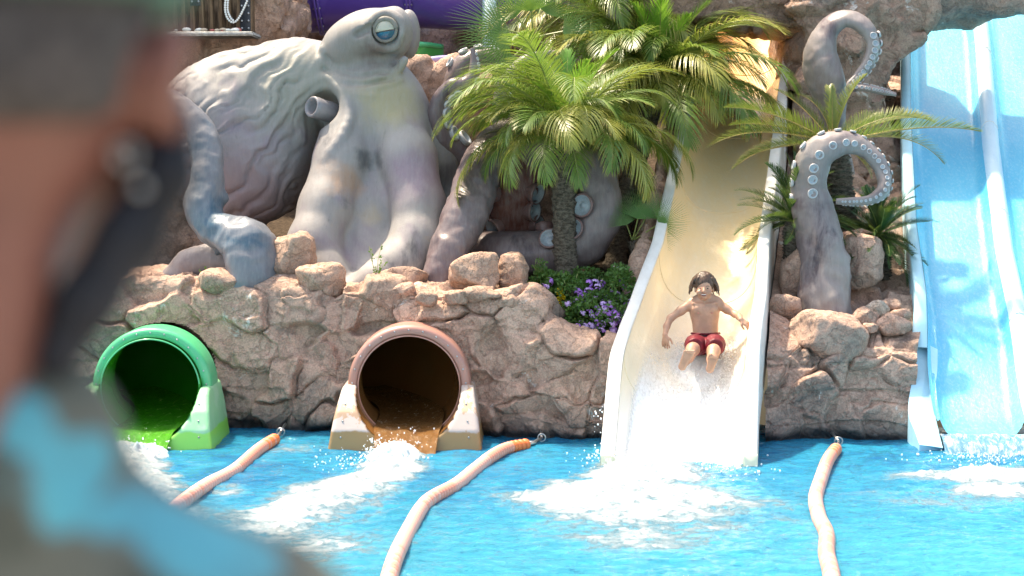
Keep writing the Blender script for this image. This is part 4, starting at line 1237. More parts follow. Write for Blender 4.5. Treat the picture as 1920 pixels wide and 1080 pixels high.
    pr = [(0, .10), (L_ * .3, .115), (L_ * .6, .112), (L_ * .85, .118), (L_, .116), (L_ + .012, .105), (L_ + .008, .09), (L_ - .02, .075), (L_ - .14, .065), (L_ - .15, .001)]
    rot = d.to_track_quat('Z', 'Y').to_matrix(); sg = 28; V3 = []
    for z, rr in pr:
        for j in range(sg): V3.append(A + rot @ Vector((rr * math.cos(j * 2 * PI / sg), rr * math.sin(j * 2 * PI / sg), z)))
    obj('siphon', [tuple(q) for q in V3], grid_faces(len(pr), sg).tolist() + [(i * sg + sg - 1, (i + 1) * sg + sg - 1, (i + 1) * sg, i * sg) for i in range(len(pr) - 1)], [simple('siphon_paint', (.24, .225, .235), .35, .5, .12, 12)], root)
octopus()

def sucker_mesh(name, mats, deep=False):
    pr = [(.0, .86, 0), (.25, .95, 0), (.42, 1.0, 0), (.55, .93, 0), (.60, .80, 1), (.50, .68, 1), (.34, .58, 1), (.30, .40, 1), (.30, .20, 1), (.38, .06, 1)]
    if deep: pr = [(-.2, .8, 0), (.35, .92, 0), (.62, 1.04, 0), (.74, .98, 0), (.70, .86, 1), (.45, .74, 1), (.26, .5, 1), (.24, .34, 1), (.38, .24, 1), (.42, .08, 1)]
    sg = 18; V = []; F = []; M = []
    for z, r_, m in pr:
        for j in range(sg): V.append((r_ * math.cos(j * 2 * PI / sg), r_ * math.sin(j * 2 * PI / sg), z))
    for i in range(len(pr) - 1):
        for j in range(sg): F.append((i * sg + j, i * sg + (j + 1) % sg, (i + 1) * sg + (j + 1) % sg, (i + 1) * sg + j)); M.append(pr[i][2])
    F.append(tuple((len(pr) - 1) * sg + j for j in range(sg))); M.append(1)
    return mesh(name, V, F, mats, M)
SUCK = sucker_mesh('sucker', [M_SUCK, M_SUCKC]); SUCKD = sucker_mesh('sucker_deep', [M_SUCKD, M_SUCKC], True)

def tentacle(ctrl, label, mat, flat=.85, sa=1.0, sb=.0, srange=None, rows=2, ssize=.36, sgap=1.15, ssp=.42, deep=False, name='tentacle_sculpture', fin=0.0, seed=1, noise=.05, spikes=(), base_px=None, cap=True, group=None):
    """ctrl rows: px, py, Y, radius px. sucker side = sa*(in-plane normal) + sb*(towards -Y)"""
    c = [(*P(x, y, Y), r_ / S(Y)) for x, y, Y, r_ in ctrl]
    n = 170; sp = spline(c, n); pts, rad = sp[:, :3], np.maximum(sp[:, 3], .006)
    T = np.gradient(pts, axis=0); T /= np.linalg.norm(T, axis=1)[:, None]
    yv = np.array([0, -1.0, 0])
    A = np.cross(T, yv); A /= np.linalg.norm(A, axis=1)[:, None] + 1e-9
    U = sa * A + sb * yv; U -= T * (U * T).sum(1)[:, None]
    k = np.ones(9) / 9
    U = np.stack([np.convolve(np.pad(U[:, i], 4, 'edge'), k, 'valid') for i in range(3)], 1)
    U /= np.linalg.norm(U, axis=1)[:, None]; Bv = np.cross(T, U)
    seg = 44; a = np.arange(seg) * 2 * PI / seg
    ca, sn = np.cos(a), np.sin(a)
    # cross section: flattened towards the sucker side, with a slightly raised hem each side
    rr = 1 - .20 * np.clip(ca, 0, 1) ** 2 + fin * np.exp(-((np.abs(a - PI) - (PI - 1.05)) / .22) ** 2)
    V = pts[:, None] + rad[:, None, None] * rr[None, :, None] * (ca[None, :, None] * flat * U[:, None] + sn[None, :, None] * Bv[:, None])
    V = V.reshape(-1, 3)
    F = [(i * seg + j, i * seg + (j + 1) % seg, (i + 1) * seg + (j + 1) % seg, (i + 1) * seg + j) for i in range(n - 1) for j in range(seg)]
    Fq = np.array(F)
    Nn = normals(V, Fq)
    if (Nn * (V - np.repeat(pts, seg, 0))).sum() < 0: Fq = Fq[:, ::-1]; Nn = -Nn
    rv = np.repeat(rad, seg)
    V = V + Nn * (rv * (noise * 2.2 * fbm(V * 3.2, 3, seed) + noise * .9 * (1 - 2 * np.abs(fbm(V * np.array([5, 5, 5]), 3, seed + 2)))) )[:, None]
    for (ti, ang, hgt, wd) in spikes:
        i = int(ti * (n - 1)); j = int(ang / (2 * PI) * seg) % seg; c0 = V[i * seg + j].copy(); nn = Nn[i * seg + j]
        dd = np.linalg.norm(V - c0, axis=1); V = V + nn[None] * (hgt * np.exp(-(dd / wd) ** 2))[:, None]
    faces = Fq.tolist()
    faces.append([(n - 1) * seg + j for j in range(seg)]); faces.append([j for j in range(seg)][::-1])
    b = c[0]
    root = tag(empty(name, b[:3]), label, 'tentacle', group)
    obj('arm', V, faces, mat, root)
    if srange:
        d = np.r_[0, np.cumsum(np.linalg.norm(np.diff(pts, axis=0), axis=1))]; s0, s1 = srange[0] * d[-1], srange[1] * d[-1]; s = s0; alt = 0
        while s < s1:
            i = int(np.searchsorted(d, s)); i = min(i, n - 1); r0 = rad[i]; r_s = max(r0 * ssize, .010)
            for row in ([-1, 1] if rows == 2 else [0]):
                ang = row * ssp * PI * .5
                off = (s + (row * .5) * r_s * .9)
                ii = min(n - 1, int(np.searchsorted(d, off)))
                dirv = math.cos(ang) * U[ii] + math.sin(ang) * Bv[ii]
                # surface point
                kk = np.array([math.cos(ang) * flat * (1 - .2 * math.cos(ang) ** 2), math.sin(ang) * (1 - .2 * math.cos(ang) ** 2)]) * rad[ii]
                pos = pts[ii] + kk[0] * U[ii] + kk[1] * Bv[ii]
                o = link('sucker', SUCKD if deep else SUCK, root, world=False)
                o.location = Vector(pos) - root.location - Vector(dirv) * r_s * .1; o.rotation_euler = Vector(dirv).to_track_quat('Z', 'Y').to_euler(); o.scale = (r_s, r_s, r_s)
            s += r_s * 2 * sgap
    return root

# blue grey tentacle left of the octopus
tentacle([(462, 560, 1.15, 54), (468, 508, 1.20, 56), (462, 462, 1.28, 54), (432, 442, 1.36, 46), (395, 425, 1.45, 40), (380, 385, 1.55, 42), (385, 335, 1.68, 38), (386, 285, 1.8, 36), (368, 240, 1.9, 32), (335, 205, 2.0, 28), (290, 185, 2.1, 24), (250, 195, 2.2, 18), (225, 225, 2.2, 12), (222, 262, 2.2, 6)],
         'smooth blue grey tentacle with a bent knee standing left of the octopus bag', M_TBLUE, sa=-1, sb=0, flat=.9, noise=.08, fin=.10, spikes=((.26, PI * .0, .06, .05), (.20, PI * 1.9, .06, .05), (.42, PI * 1.1, .07, .08)), seed=5)
tentacle([(330, 540, 1.9, 36), (360, 505, 1.85, 36), (400, 490, 1.8, 34), (440, 500, 1.75, 36), (455, 545, 1.7, 36)],
         'pale low hump of a tentacle behind the foot of the blue grey tentacle', M_TGREY, seed=8, flat=1)
# purple tentacles right of the octopus
tentacle([(812, 560, 1.35, 34), (832, 505, 1.45, 38), (860, 440, 1.6, 42), (888, 375, 1.8, 44), (905, 315, 2.05, 40), (935, 270, 2.35, 36), (985, 245, 2.6, 32), (1040, 240, 2.8, 28)],
         'glossy purple tentacle leg leaning right from the pool rim beside the octopus', M_TPURP, sa=1, sb=-.4, flat=.95, noise=.08, seed=11, spikes=((.45, PI * .1, .05, .1),))
tentacle([(830, 480, 2.6, 44), (895, 472, 2.25, 48), (960, 470, 1.98, 48), (1030, 470, 1.95, 50), (1085, 450, 1.9, 54), (1115, 405, 1.9, 56), (1110, 345, 1.95, 52), (1075, 300, 2.1, 48), (1025, 285, 2.3, 46), (985, 320, 2.5, 46), (968, 370, 2.6, 44), (955, 420, 2.6, 40)],
         'thick purple grey tentacle lying in a loop behind the palm trunks', M_TPURP, sa=-1, sb=.25, flat=.9, noise=.05, seed=14, srange=(.34, .62), rows=2, ssize=.40, ssp=.5, sgap=1.4, deep=True)
tentacle([(985, 460, 2.5, 40), (960, 400, 2.35, 44), (965, 350, 2.3, 46), (990, 305, 2.35, 46), (1010, 265, 2.5, 40)],
         'dark red underside of a tentacle with big white suckers seen through the loop', M_TRED, sa=0, sb=1, flat=.8, seed=16, srange=(.12, .95), rows=2, ssize=.46, ssp=.62, sgap=1.12, deep=True)
tentacle([(905, 340, 3.2, 34), (868, 290, 3.1, 36), (835, 262, 2.9, 30), (822, 225, 2.8, 24), (828, 188, 2.75, 20), (850, 165, 2.7, 19), (872, 160, 2.7, 17), (888, 142, 2.7, 13), (890, 115, 2.7, 9), (886, 90, 2.7, 4.5)],
         'slim purple tentacle with white suckers on its outer edge and its tip pointing up', M_TPURP, sa=1, sb=.55, flat=.9, srange=(.28, .98), rows=1, ssize=.50, sgap=1.0, seed=18, noise=.04)
tentacle([(850, 330, 3.6, 34), (852, 250, 3.5, 34), (848, 180, 3.45, 30), (862, 125, 3.4, 26), (900, 105, 3.4, 24), (935, 118, 3.4, 26), (955, 160, 3.4, 30), (965, 230, 3.5, 34)],
         'arched brownish tentacle behind the slim one with the raised tip', M_TPURP, sa=-1, sb=.3, flat=.85, seed=20, srange=(.5, .75), rows=1, ssize=.4)
tentacle([(960, 300, 2.9, 30), (945, 240, 2.85, 26), (942, 195, 2.8, 22), (955, 150, 2.8, 20), (985, 118, 2.85, 18), (1020, 105, 2.9, 12), (1050, 98, 2.9, 5)],
         'slender grey tentacle with pale suckers half hidden behind the front palm', M_TGREY, sa=1, sb=.4, flat=.8, seed=22, srange=(.15, .7), rows=1, ssize=.42, sgap=1.05)
tentacle([(1150, 180, 3.9, 40), (1155, 90, 3.9, 34), (1160, 30, 3.9, 26), (1170, -30, 3.9, 20), (1185, -80, 3.9, 8)],
         'brown grey tentacle rising behind the palm crowns at the top', M_TGREY, seed=24)
# right hand tentacles
tentacle([(1548, 610, 1.02, 56), (1546, 560, 1.05, 54), (1545, 500, 1.12, 50), (1536, 440, 1.2, 44), (1520, 390, 1.25, 38), (1516, 345, 1.25, 35), (1524, 300, 1.2, 34), (1550, 274, 1.15, 30), (1590, 266, 1.15, 24), (1630, 285, 1.15, 18), (1656, 322, 1.1, 17), (1657, 355, 1.0, 15), (1632, 374, .95, 11), (1600, 378, .95, 9), (1568, 378, .95, 6.5)],
         'tall grey purple tentacle with two rows of suckers curling over on the right bank', M_TGREY, sa=-1, sb=1.0, flat=.88, srange=(.40, .98), rows=2, ssize=.27, ssp=.50, sgap=1.45, seed=26, noise=.08)
tentacle([(1575, 330, 2.9, 30), (1565, 250, 2.9, 26), (1558, 190, 2.85, 34), (1545, 140, 2.8, 44), (1538, 95, 2.8, 36), (1552, 55, 2.8, 25), (1585, 35, 2.75, 21), (1620, 48, 2.7, 20), (1638, 82, 2.65, 18), (1628, 118, 2.6, 15), (1608, 145, 2.55, 13), (1596, 162, 2.5, 12), (1618, 164, 2.45, 9), (1650, 170, 2.45, 8), (1680, 177, 2.45, 4.5)],
         'grey tentacle hanging below the rock bridge with its suckered tip bent like a hook', M_TGREY, sa=-1, sb=.65, flat=.7, srange=(.66, .985), rows=2, ssize=.36, ssp=.55, sgap=1.05, seed=28, noise=.07)

# ------------------------------------------------------------------ plants
def leaf_mat(name, a, b, tip, rough=.38, trans=.32):
    n = N(name)
    c = n.mix(n.rnd(), a, b)
    c = n.mix(n.ramp(n.attr('age'), .45, 1.0, 0, .85), c, tip)
    c = n.mix(n.ramp(n.noise(7, 3), .4, .75, 0, .4), c, tuple(x * 1.5 for x in b))
    tl = n.new("ShaderNodeBsdfTranslucent"); mx = n.new("ShaderNodeMixShader")
    n.fin(c, rough, None, .5)
    n.set(tl.inputs[0], n.mix(.5, c, (.30, .42, .06))); mx.inputs[0].default_value = trans
    n.t.links.new(n.b.outputs[0], mx.inputs[1]); n.t.links.new(tl.outputs[0], mx.inputs[2]); n.t.links.new(mx.outputs[0], n.out.inputs[0])
    return n.m
M_PALM = leaf_mat('palm_leaf', (.085, .165, .030), (.15, .235, .04), (.42, .36, .07))
M_PALMY = leaf_mat('palm_leaf_yellowing', (.22, .25, .045), (.30, .29, .06), (.52, .38, .09))
M_PALMN = leaf_mat('palm_leaf_young', (.10, .26, .03), (.14, .32, .04), (.22, .34, .06))
M_CYC = leaf_mat('cycad_leaf', (.020, .065, .022), (.035, .095, .03), (.10, .13, .04), .3, .2)
M_CYCL = leaf_mat('cycad_leaf_light', (.10, .15, .035), (.16, .19, .05), (.40, .34, .10), .35, .3)
M_FAN = leaf_mat('fan_palm_leaf', (.07, .17, .035), (.10, .22, .045), (.25, .28, .07), .35, .3)
M_RACH = simple('frond_stalk', (.22, .25, .07), .45, .4, .2, 10)
M_RACHO = simple('frond_stalk_ochre', (.42, .30, .10), .45, .4, .2, 10)
def trunk_mat():
    n = N('palm_trunk_bark')
    z = n.noise(18, 6, .75, vec=n.scale((1, 1, 2.2)))
    c = n.mix(n.ramp(z, .35, .65), (.055, .042, .032), (.20, .165, .13))
    return n.fin(c, .9, n.bump(z, 1, .02), .2)
M_TRUNK = trunk_mat()

def frond_mesh(name, L=1.3, droop=1.2, rise=.3, nl=52, ll=.34, lw=.014, spread=1.05, vang=.35, hang=.6, seed=0, mats=None, start=.14, stiff=False, rw=.010, curl=0.0):
    """feather leaf: a curved stalk from the origin along +X with two rows of leaflets"""
    r = random.Random(seed); n = 26
    pts = []; x = z = y = 0; ang = rise; ds = L / (n - 1); yaw = 0
    for i in range(n):
        pts.append((x, y, z)); x += math.cos(ang) * ds * math.cos(yaw); z += math.sin(ang) * ds; y += math.cos(ang) * ds * math.sin(yaw)
        ang -= droop * (i / n) ** .9 * 2 / n; yaw += curl / n
    pts = np.array(pts); V = []; F = []; M = []; A = []
    tv, tf = tube_geo(pts, np.linspace(rw, rw * .2, n), 5, False)
    V += tv.tolist(); F += tf; M += [1] * len(tf); A += [0] * len(tv)
    T = np.gradient(pts, axis=0); T /= np.linalg.norm(T, axis=1)[:, None]
    for k in range(nl):
        t = start + (1 - start) * (k + .5) / nl
        for sg in (-1, 1):
            tt = min(.995, t + r.uniform(-.004, .004)); u = tt * (n - 1); i = int(u); f = u - i
            b = pts[i] * (1 - f) + pts[min(i + 1, n - 1)] * f; tan = Vector(T[i]); side = Vector((-math.sin(curl * tt), math.cos(curl * tt), 0)) * sg; upv = tan.cross(Vector((0, 1, 0))) * -1
            if upv.z < 0 and abs(upv.z) > .1: upv = -upv
            prof = math.sin(PI * min(1, (tt - start) / (1 - start) * .86 + .14)) ** .55
            l = ll * prof * r.uniform(.88, 1.08) + .02
            a = spread * (1 - .62 * tt ** 2) + r.uniform(-.07, .07)
            va = vang + r.uniform(-.12, .12)
            d = (tan * math.cos(a) + side * math.sin(a) * math.cos(va) + upv * math.sin(a) * math.sin(va)).normalized()
            wv = d.cross(upv).normalized() * (lw / 2) * (1 if not stiff else 1)
            hg = hang * r.uniform(.75, 1.2)
            p = Vector(b); rows = []; m = 3 if stiff else 5; wid = [.55, 1.0, .6, 0] if stiff else [.5, 1.0, .95, .7, .38, 0]
            dd = d.copy()
            for q in range(m + 1):
                rows.append((p.copy(), wid[q])); p = p + dd * (l / m); dd = (dd + Vector((0, 0, -1)) * hg * (1.0 / m)).normalized()
            base = len(V); ag = r.uniform(0, .35)
            for q, (pp, ww) in enumerate(rows):
                age = min(1, (q / m) ** 2 * .75 + ag + (.25 if r.random() < .1 else 0))
                if ww > 0: V += [tuple(pp - wv * ww), tuple(pp + wv * ww)]; A += [age, age]
                else: V.append(tuple(pp)); A.append(age)
            for q in range(m - 1): F.append((base + 2 * q, base + 2 * q + 1, base + 2 * q + 3, base + 2 * q + 2)); M.append(0)
            F.append((base + 2 * (m - 1), base + 2 * (m - 1) + 1, base + 2 * m)); M.append(0)
    return mesh(name, V, F, mats, M, False, {'age': A})
def fan_mesh(name, R_=.42, n=30, seed=0, arc=2.6, mats=None, droop=.25):
    r = random.Random(seed); V = []; F = []; M = []; A = []
    st, sf = tube_geo([(-.45, 0, -.06), (-.2, 0, .0), (0, 0, 0)], [.012, .01, .008], 5); V += st.tolist(); F += sf; M += [1] * len(sf); A += [0] * len(st)
    for k in range(n):
        a = (k / (n - 1) - .5) * arc; l = R_ * (.72 + .28 * math.cos(a * .8)) * r.uniform(.92, 1.06)
        d = Vector((math.cos(a), math.sin(a), 0)); s = Vector((-d.y, d.x, 0)); base = len(V)
        m = 5; up = .03 * (1 if k % 2 else -1)
        for q in range(m + 1):
            t = q / m; p = d * l * t + Vector((0, 0, -droop * l * t * t + up * t * (1 - t)))
            wd = l * .5 * arc / n * min(t * 1.03, .26 * (1 - t) / .74) + .0006
            if q < m: V += [tuple(p - s * wd), tuple(p + s * wd)]; A += [t * t * .6] * 2
            else: V.append(tuple(p)); A.append(.8)
        for q in range(m - 1): F.append((base + 2 * q, base + 2 * q + 1, base + 2 * q + 3, base + 2 * q + 2)); M.append(0)
        F.append((base + 2 * (m - 1), base + 2 * (m - 1) + 1, base + 2 * m)); M.append(0)
    return mesh(name, V, F, mats, M, False, {'age': A})

def put_frond(me, root, at, az, el, roll=0, sc=1.0, name='frond'):
    o = link(name, me, root, world=False)
    m = Matrix.Rotation(az, 4, 'Z') @ Matrix.Rotation(-el, 4, 'Y') @ Matrix.Rotation(roll, 4, 'X')
    o.location = Vector(at) - root.location; o.rotation_euler = m.to_euler(); o.scale = (sc, sc, sc)
    return o
def trunk(root, a, b, ra, rb, seed=1, rough=.16, bend=.08):
    """trunk covered with old leaf bases"""
    a, b = Vector(a), Vector(b); n = 90; seg = 26; r = random.Random(seed)
    side = Vector((r.uniform(-1, 1), r.uniform(-1, 1), 0)) * bend
    pts = np.array([tuple(a.lerp(b, t) + side * math.sin(PI * t)) for t in np.linspace(0, 1, n)])
    V, F = tube_geo(pts, np.interp(np.linspace(0, 1, n), [0, .1, .85, 1], [ra * 1.25, ra, rb, rb * .8]), seg)
    q = V[:n * seg]; c = np.repeat(pts, seg, 0); d = q - c; rr = np.linalg.norm(d, axis=1)[:, None]
    ti = np.repeat(np.arange(n), seg); j = np.tile(np.arange(seg), n)
    sc = ((ti * .19 + (j / seg) * 5) % 1.0); sc2 = ((ti * .19 - (j / seg) * 3) % 1.0)
    h = rough * (sc ** 1.5 * sc2 ** .6) * 1.6 + rough * .7 * fbm(q * 22, 3, seed)
    V[:n * seg] = c + d * (1 + h[:, None])
    obj('trunk', V, F, [M_TRUNK], root)
    # fibres sticking out
    s = MB()
    for i in range(260):
        t = r.uniform(.05, .98); k = int(t * (n - 1)); an = r.uniform(0, 2 * PI); rad = ra * (1 - t) + rb * t
        p = Vector(pts[k]) + Vector((math.cos(an), math.sin(an), 0)) * rad * 1.0
        o = Vector((math.cos(an), math.sin(an), r.uniform(.2, 1.4))) * r.uniform(.02, .05)
        w_ = Vector((-math.sin(an), math.cos(an), 0)) * r.uniform(.004, .012)
        s.add([p - w_, p + w_, p + o], [(0, 1, 2)])
    f = s.build('leaf_base', [M_TRUNK], root); f['kind'] = 'stuff'
def date_palm(base, crown, label, nf, Ls, seed, ra=.085, meshes=None, rb=.095, el_top=1.25, el_low=-.45, skip=None):
    root = tag(empty('palm_tree', base), label, 'palm', 'feathery date palms between the octopus and the cream slide')
    trunk(root, base, crown, ra, rb, seed)
    r = random.Random(seed); ga = PI * (3 - math.sqrt(5))
    for i in range(nf):
        t = (i + .5) / nf; el = el_top + (el_low - el_top) * t ** .72 + r.uniform(-.24, .24)
        az = i * ga + r.uniform(-.25, .25) + seed
        if skip and skip(az % (2 * PI), el): continue
        k = 0 if el > .85 else (1 if el > .2 else 2)
        me = r.choice(meshes[k])
        put_frond(me, root, Vector(crown) + Vector((math.cos(az) * .05, math.sin(az) * .05, -.10 * t)), az, el, r.uniform(-.35, .35), Ls * r.uniform(.74, 1.16) * (.8 if k == 0 else 1))
    # crown shaft of brown sheaths
    s = MB()
    for i in range(40):
        az = r.uniform(0, 2 * PI); d = Vector((math.cos(az), math.sin(az), r.uniform(.3, 1.4))).normalized(); p = Vector(crown) + Vector((0, 0, r.uniform(-.22, .0)))
        s.tube([p, p + d * .10, p + d * .2], [.02, .012, .005], 5)
    x = s.build('crown_fibre', [M_TRUNK], root); x['kind'] = 'stuff'
    return root
PM = [[frond_mesh('frond_young%d' % i, 1.0, .7, .1, 44, .26, .012, .7, .5, .25, 10 + i, [M_PALMN if i else M_PALM, M_RACH]) for i in range(3)],
      [frond_mesh('frond_mid%d' % i, (1.24, 1.05, 1.35, 1.15, 1.3)[i], (2.3, 1.3, 1.8, 2.6, 1.5)[i], (.35, .15, .3, .4, .1)[i], 64, .34, .0115, .95, .25, (1.3, .8, 1.1, 1.5, .9)[i], 20 + i, [M_PALM if i < 4 else M_PALMY, M_RACH], curl=(-.3, .3, .1, 0, .2)[i]) for i in range(5)],
      [frond_mesh('frond_old%d' % i, 1.25, 1.9, .40, 62, .36, .0115, .95, .1, 1.4, 30 + i, [M_PALMY if i in (2, 3) else M_PALM, M_RACH], curl=(.3, -.3, .1, -.1)[i]) for i in range(4)]]
date_palm(P(1068, 570, 1.55), P(1062, 238, 1.75), 'front date palm whose trunk stands in the flower bed left of the purple flowers', 64, 1.08, 3, meshes=PM, rb=.11, ra=.115)
date_palm(P(1150, 520, 2.6), P(1235, 150, 3.75), 'tall date palm leaning right with its crown over the cream slide', 76, 1.34, 8, meshes=PM, rb=.12, ra=.11)
date_palm(P(1190, 420, 3.9), P(1130, 40, 4.5), 'rear date palm with its crown at the top centre of the photo', 54, 1.25, 12, meshes=PM, rb=.11, ra=.10)

FM = [fan_mesh('fan_leaf%d' % i, .46 + .05 * i, 34, i, 2.7, [M_FAN, M_RACH], .2) for i in range(3)]
def fan_palm(base, crown, label, specs, seed, sc=1.0, tr=.05):
    root = tag(empty('fan_palm', base), label, 'palm')
    trunk(root, base, crown, tr, tr * 1.1, seed, bend=.02)
    r = random.Random(seed)
    for az, el, roll, l, s_ in specs:
        x = Vector((math.cos(R(az)), math.sin(R(el)) * -1, math.sin(R(az)))).normalized(); z = Vector((r.uniform(-.25, .25), -1, .35 + r.uniform(-.2, .2))); z = (z - x * z.dot(x)).normalized(); y = z.cross(x)
        m = Matrix((x, y, z)).transposed(); o = link('fan_leaf', r.choice(FM), root, world=False); o.location = Vector(crown) + x * l - root.location; o.rotation_euler = m.to_euler(); o.scale = (s_ * sc,) * 3
fan_palm(P(1000, 330, 3.4), P(1000, 70, 3.2), 'fan palm with stiff spiky leaves at the upper left of the palm group',
         [(200, 15, 0, .30, .95), (165, 10, 0, .38, .95), (225, 25, 0, .32, .85), (130, 0, 0, .3, .9), (60, 0, 0, .3, .9), (95, 20, 0, .3, .9), (10, 20, 0, .35, .85), (330, 30, 0, .35, .8), (182, 40, 0, .30, .8)], 5, 1.15)
fan_palm(P(1196, 525, 1.62), P(1186, 452, 1.62), 'small young fan palm growing beside the rock kerb of the cream slide',
         [(78, 10, 0, .24, .80), (35, 20, 0, .34, .85), (110, 0, 0, .18, .6), (12, 30, 0, .26, .6), (60, -10, 0, .30, .7)], 6, .85, .04)

# cycads
CM = [frond_mesh('cycad_frond%d' % i, .95, .5 + .25 * i, .2, 70, .15, .010, 1.05, .55, .1, 50 + i, [M_CYC, M_RACH], stiff=True, start=.10, curl=(-.3, 0, .3)[i]) for i in range(3)]
CL = [frond_mesh('cycad_frond_light%d' % i, 1.15, .55 + .3 * i, .15, 78, .16, .0115, 1.0, .75, .1, 60 + i, [M_CYCL, M_RACHO], stiff=True, start=.10, curl=(-.2, .15, .3)[i]) for i in range(3)]
def cycad(base, crown, label, specs, ms, seed, tr=.14, ball=True):
    root = tag(empty('cycad', base), label, 'cycad', None)
    trunk(root, base, crown, tr, tr * 1.05, seed, .22, .0)
    r = random.Random(seed)
    for az, el, sc in specs:
        put_frond(r.choice(ms), root, crown, R(az), R(el), R(r.uniform(-25, 25)), sc)
    if ball:
        s = MB()
        for i in range(260):
            az, e = r.uniform(0, 2 * PI), r.uniform(.0, 1.5); d = Vector((math.cos(az) * math.cos(e), math.sin(az) * math.cos(e), math.sin(e))); p = Vector(crown) + d * tr * .85 - Vector((0, 0, .05))
            s.tube([p, p + (d + Vector((r.uniform(-.3, .3), r.uniform(-.3, .3), .1))).normalized() * r.uniform(.05, .09)], [.010, .003], 4)
        x = s.build('crown_scale', [simple('cycad_cone_fluff', (.46, .33, .19), .85, .2, .3, 20)], root); x['kind'] = 'stuff'
    return root
cycad(P(1585, 430, 1.9), P(1562, 268, 1.85), 'tall cycad with light green stiff fronds over the curled sucker tentacle',
      [(100, 72, .55), (75, 60, .75), (55, 48, .85), (160, 42, .75), (20, 14, 1.2), (350, 4, 1.3), (5, 2, 1.15), (178, 12, .95), (168, -8, .95), (190, 20, 1.05), (40, 20, .9), (200, -10, .9), (335, 22, .8), (130, 60, .6), (300, -25, .6), (240, -25, .6), (185, 4, 1.2)], CL, 4, .13)
r = random.Random(2)
cycad(P(1488, 520, 1.55), P(1490, 415, 1.5), 'dense dark green cycad at the left of the standing tentacle',
      [(r.uniform(0, 360), r.uniform(-30, 80), r.uniform(.5, .78)) for i in range(60)], CM, 7, .10, False)
cycad(P(1650, 520, 1.75), P(1648, 440, 1.65), 'dense dark green cycad right of the standing tentacle by the blue slide',
      [(r.uniform(0, 360), r.uniform(-45, 75), r.uniform(.45, .72)) for i in range(60)], CM, 9, .10, False)

# flowering shrub
M_BUSH = leaf_mat('lantana_leaf', (.05, .13, .025), (.10, .22, .045), (.16, .25, .06), .5, .25)
M_PETAL = simple('purple_petal', (.46, .20, .66), .6, .3, .25, 60)
M_PETALP = simple('pale_purple_petal', (.62, .42, .76), .6, .3, .2, 60)
M_PETALY = simple('yellow_petal', (.85, .62, .02), .6, .3, .1, 60)
def leaf_cloud(center, rad, n, size, seed, zmin=None, holes=.3):
    g = np.random.default_rng(seed); s = MB(); c = np.array(center); rad = np.array(rad); k = 0
    V = []; F = []; A = []
    while k < n:
        p = g.normal(size=3); p /= np.linalg.norm(p); p *= g.uniform(.35, 1.0) ** .4
        q = c + p * rad
        if fbm(q[None] * 4.5, 2, seed)[0] < -.12 + .1 * holes: continue
        if zmin is not None and q[2] < zmin: continue
        d = g.normal(size=3) + p * .8 + np.array([0, 0, .3]); d /= np.linalg.norm(d); w_ = np.cross(d, g.normal(size=3)); w_ /= np.linalg.norm(w_); l = size * g.uniform(.6, 1.3); b = len(V)
        V += [q, q + d * l * .5 + w_ * l * .3, q + d * l + np.array([0, 0, -.1 * l]), q + d * l * .5 - w_ * l * .3]; F.append((b, b + 1, b + 2, b + 3)); a = g.uniform(0, .8); A += [a] * 4; k += 1
    return V, F, A
def flower_mesh(name, m, r_=.028, seed=0):
    g = random.Random(seed); s = MB()
    for i in range(16):
        az, e = g.uniform(0, 2 * PI), g.uniform(.1, 1.5); d = Vector((math.cos(az) * math.cos(e), math.sin(az) * math.cos(e), math.sin(e))); p = d * r_
        u = d.cross(Vector((.3, .2, 1))).normalized() * .011; v = d.cross(u).normalized() * .011
        s.add([p - u, p - v, p + u, p + v, p + d * .004], [(0, 1, 4), (1, 2, 4), (2, 3, 4), (3, 0, 4)])
    return s.build(name, [m], raw=True, smooth=False)
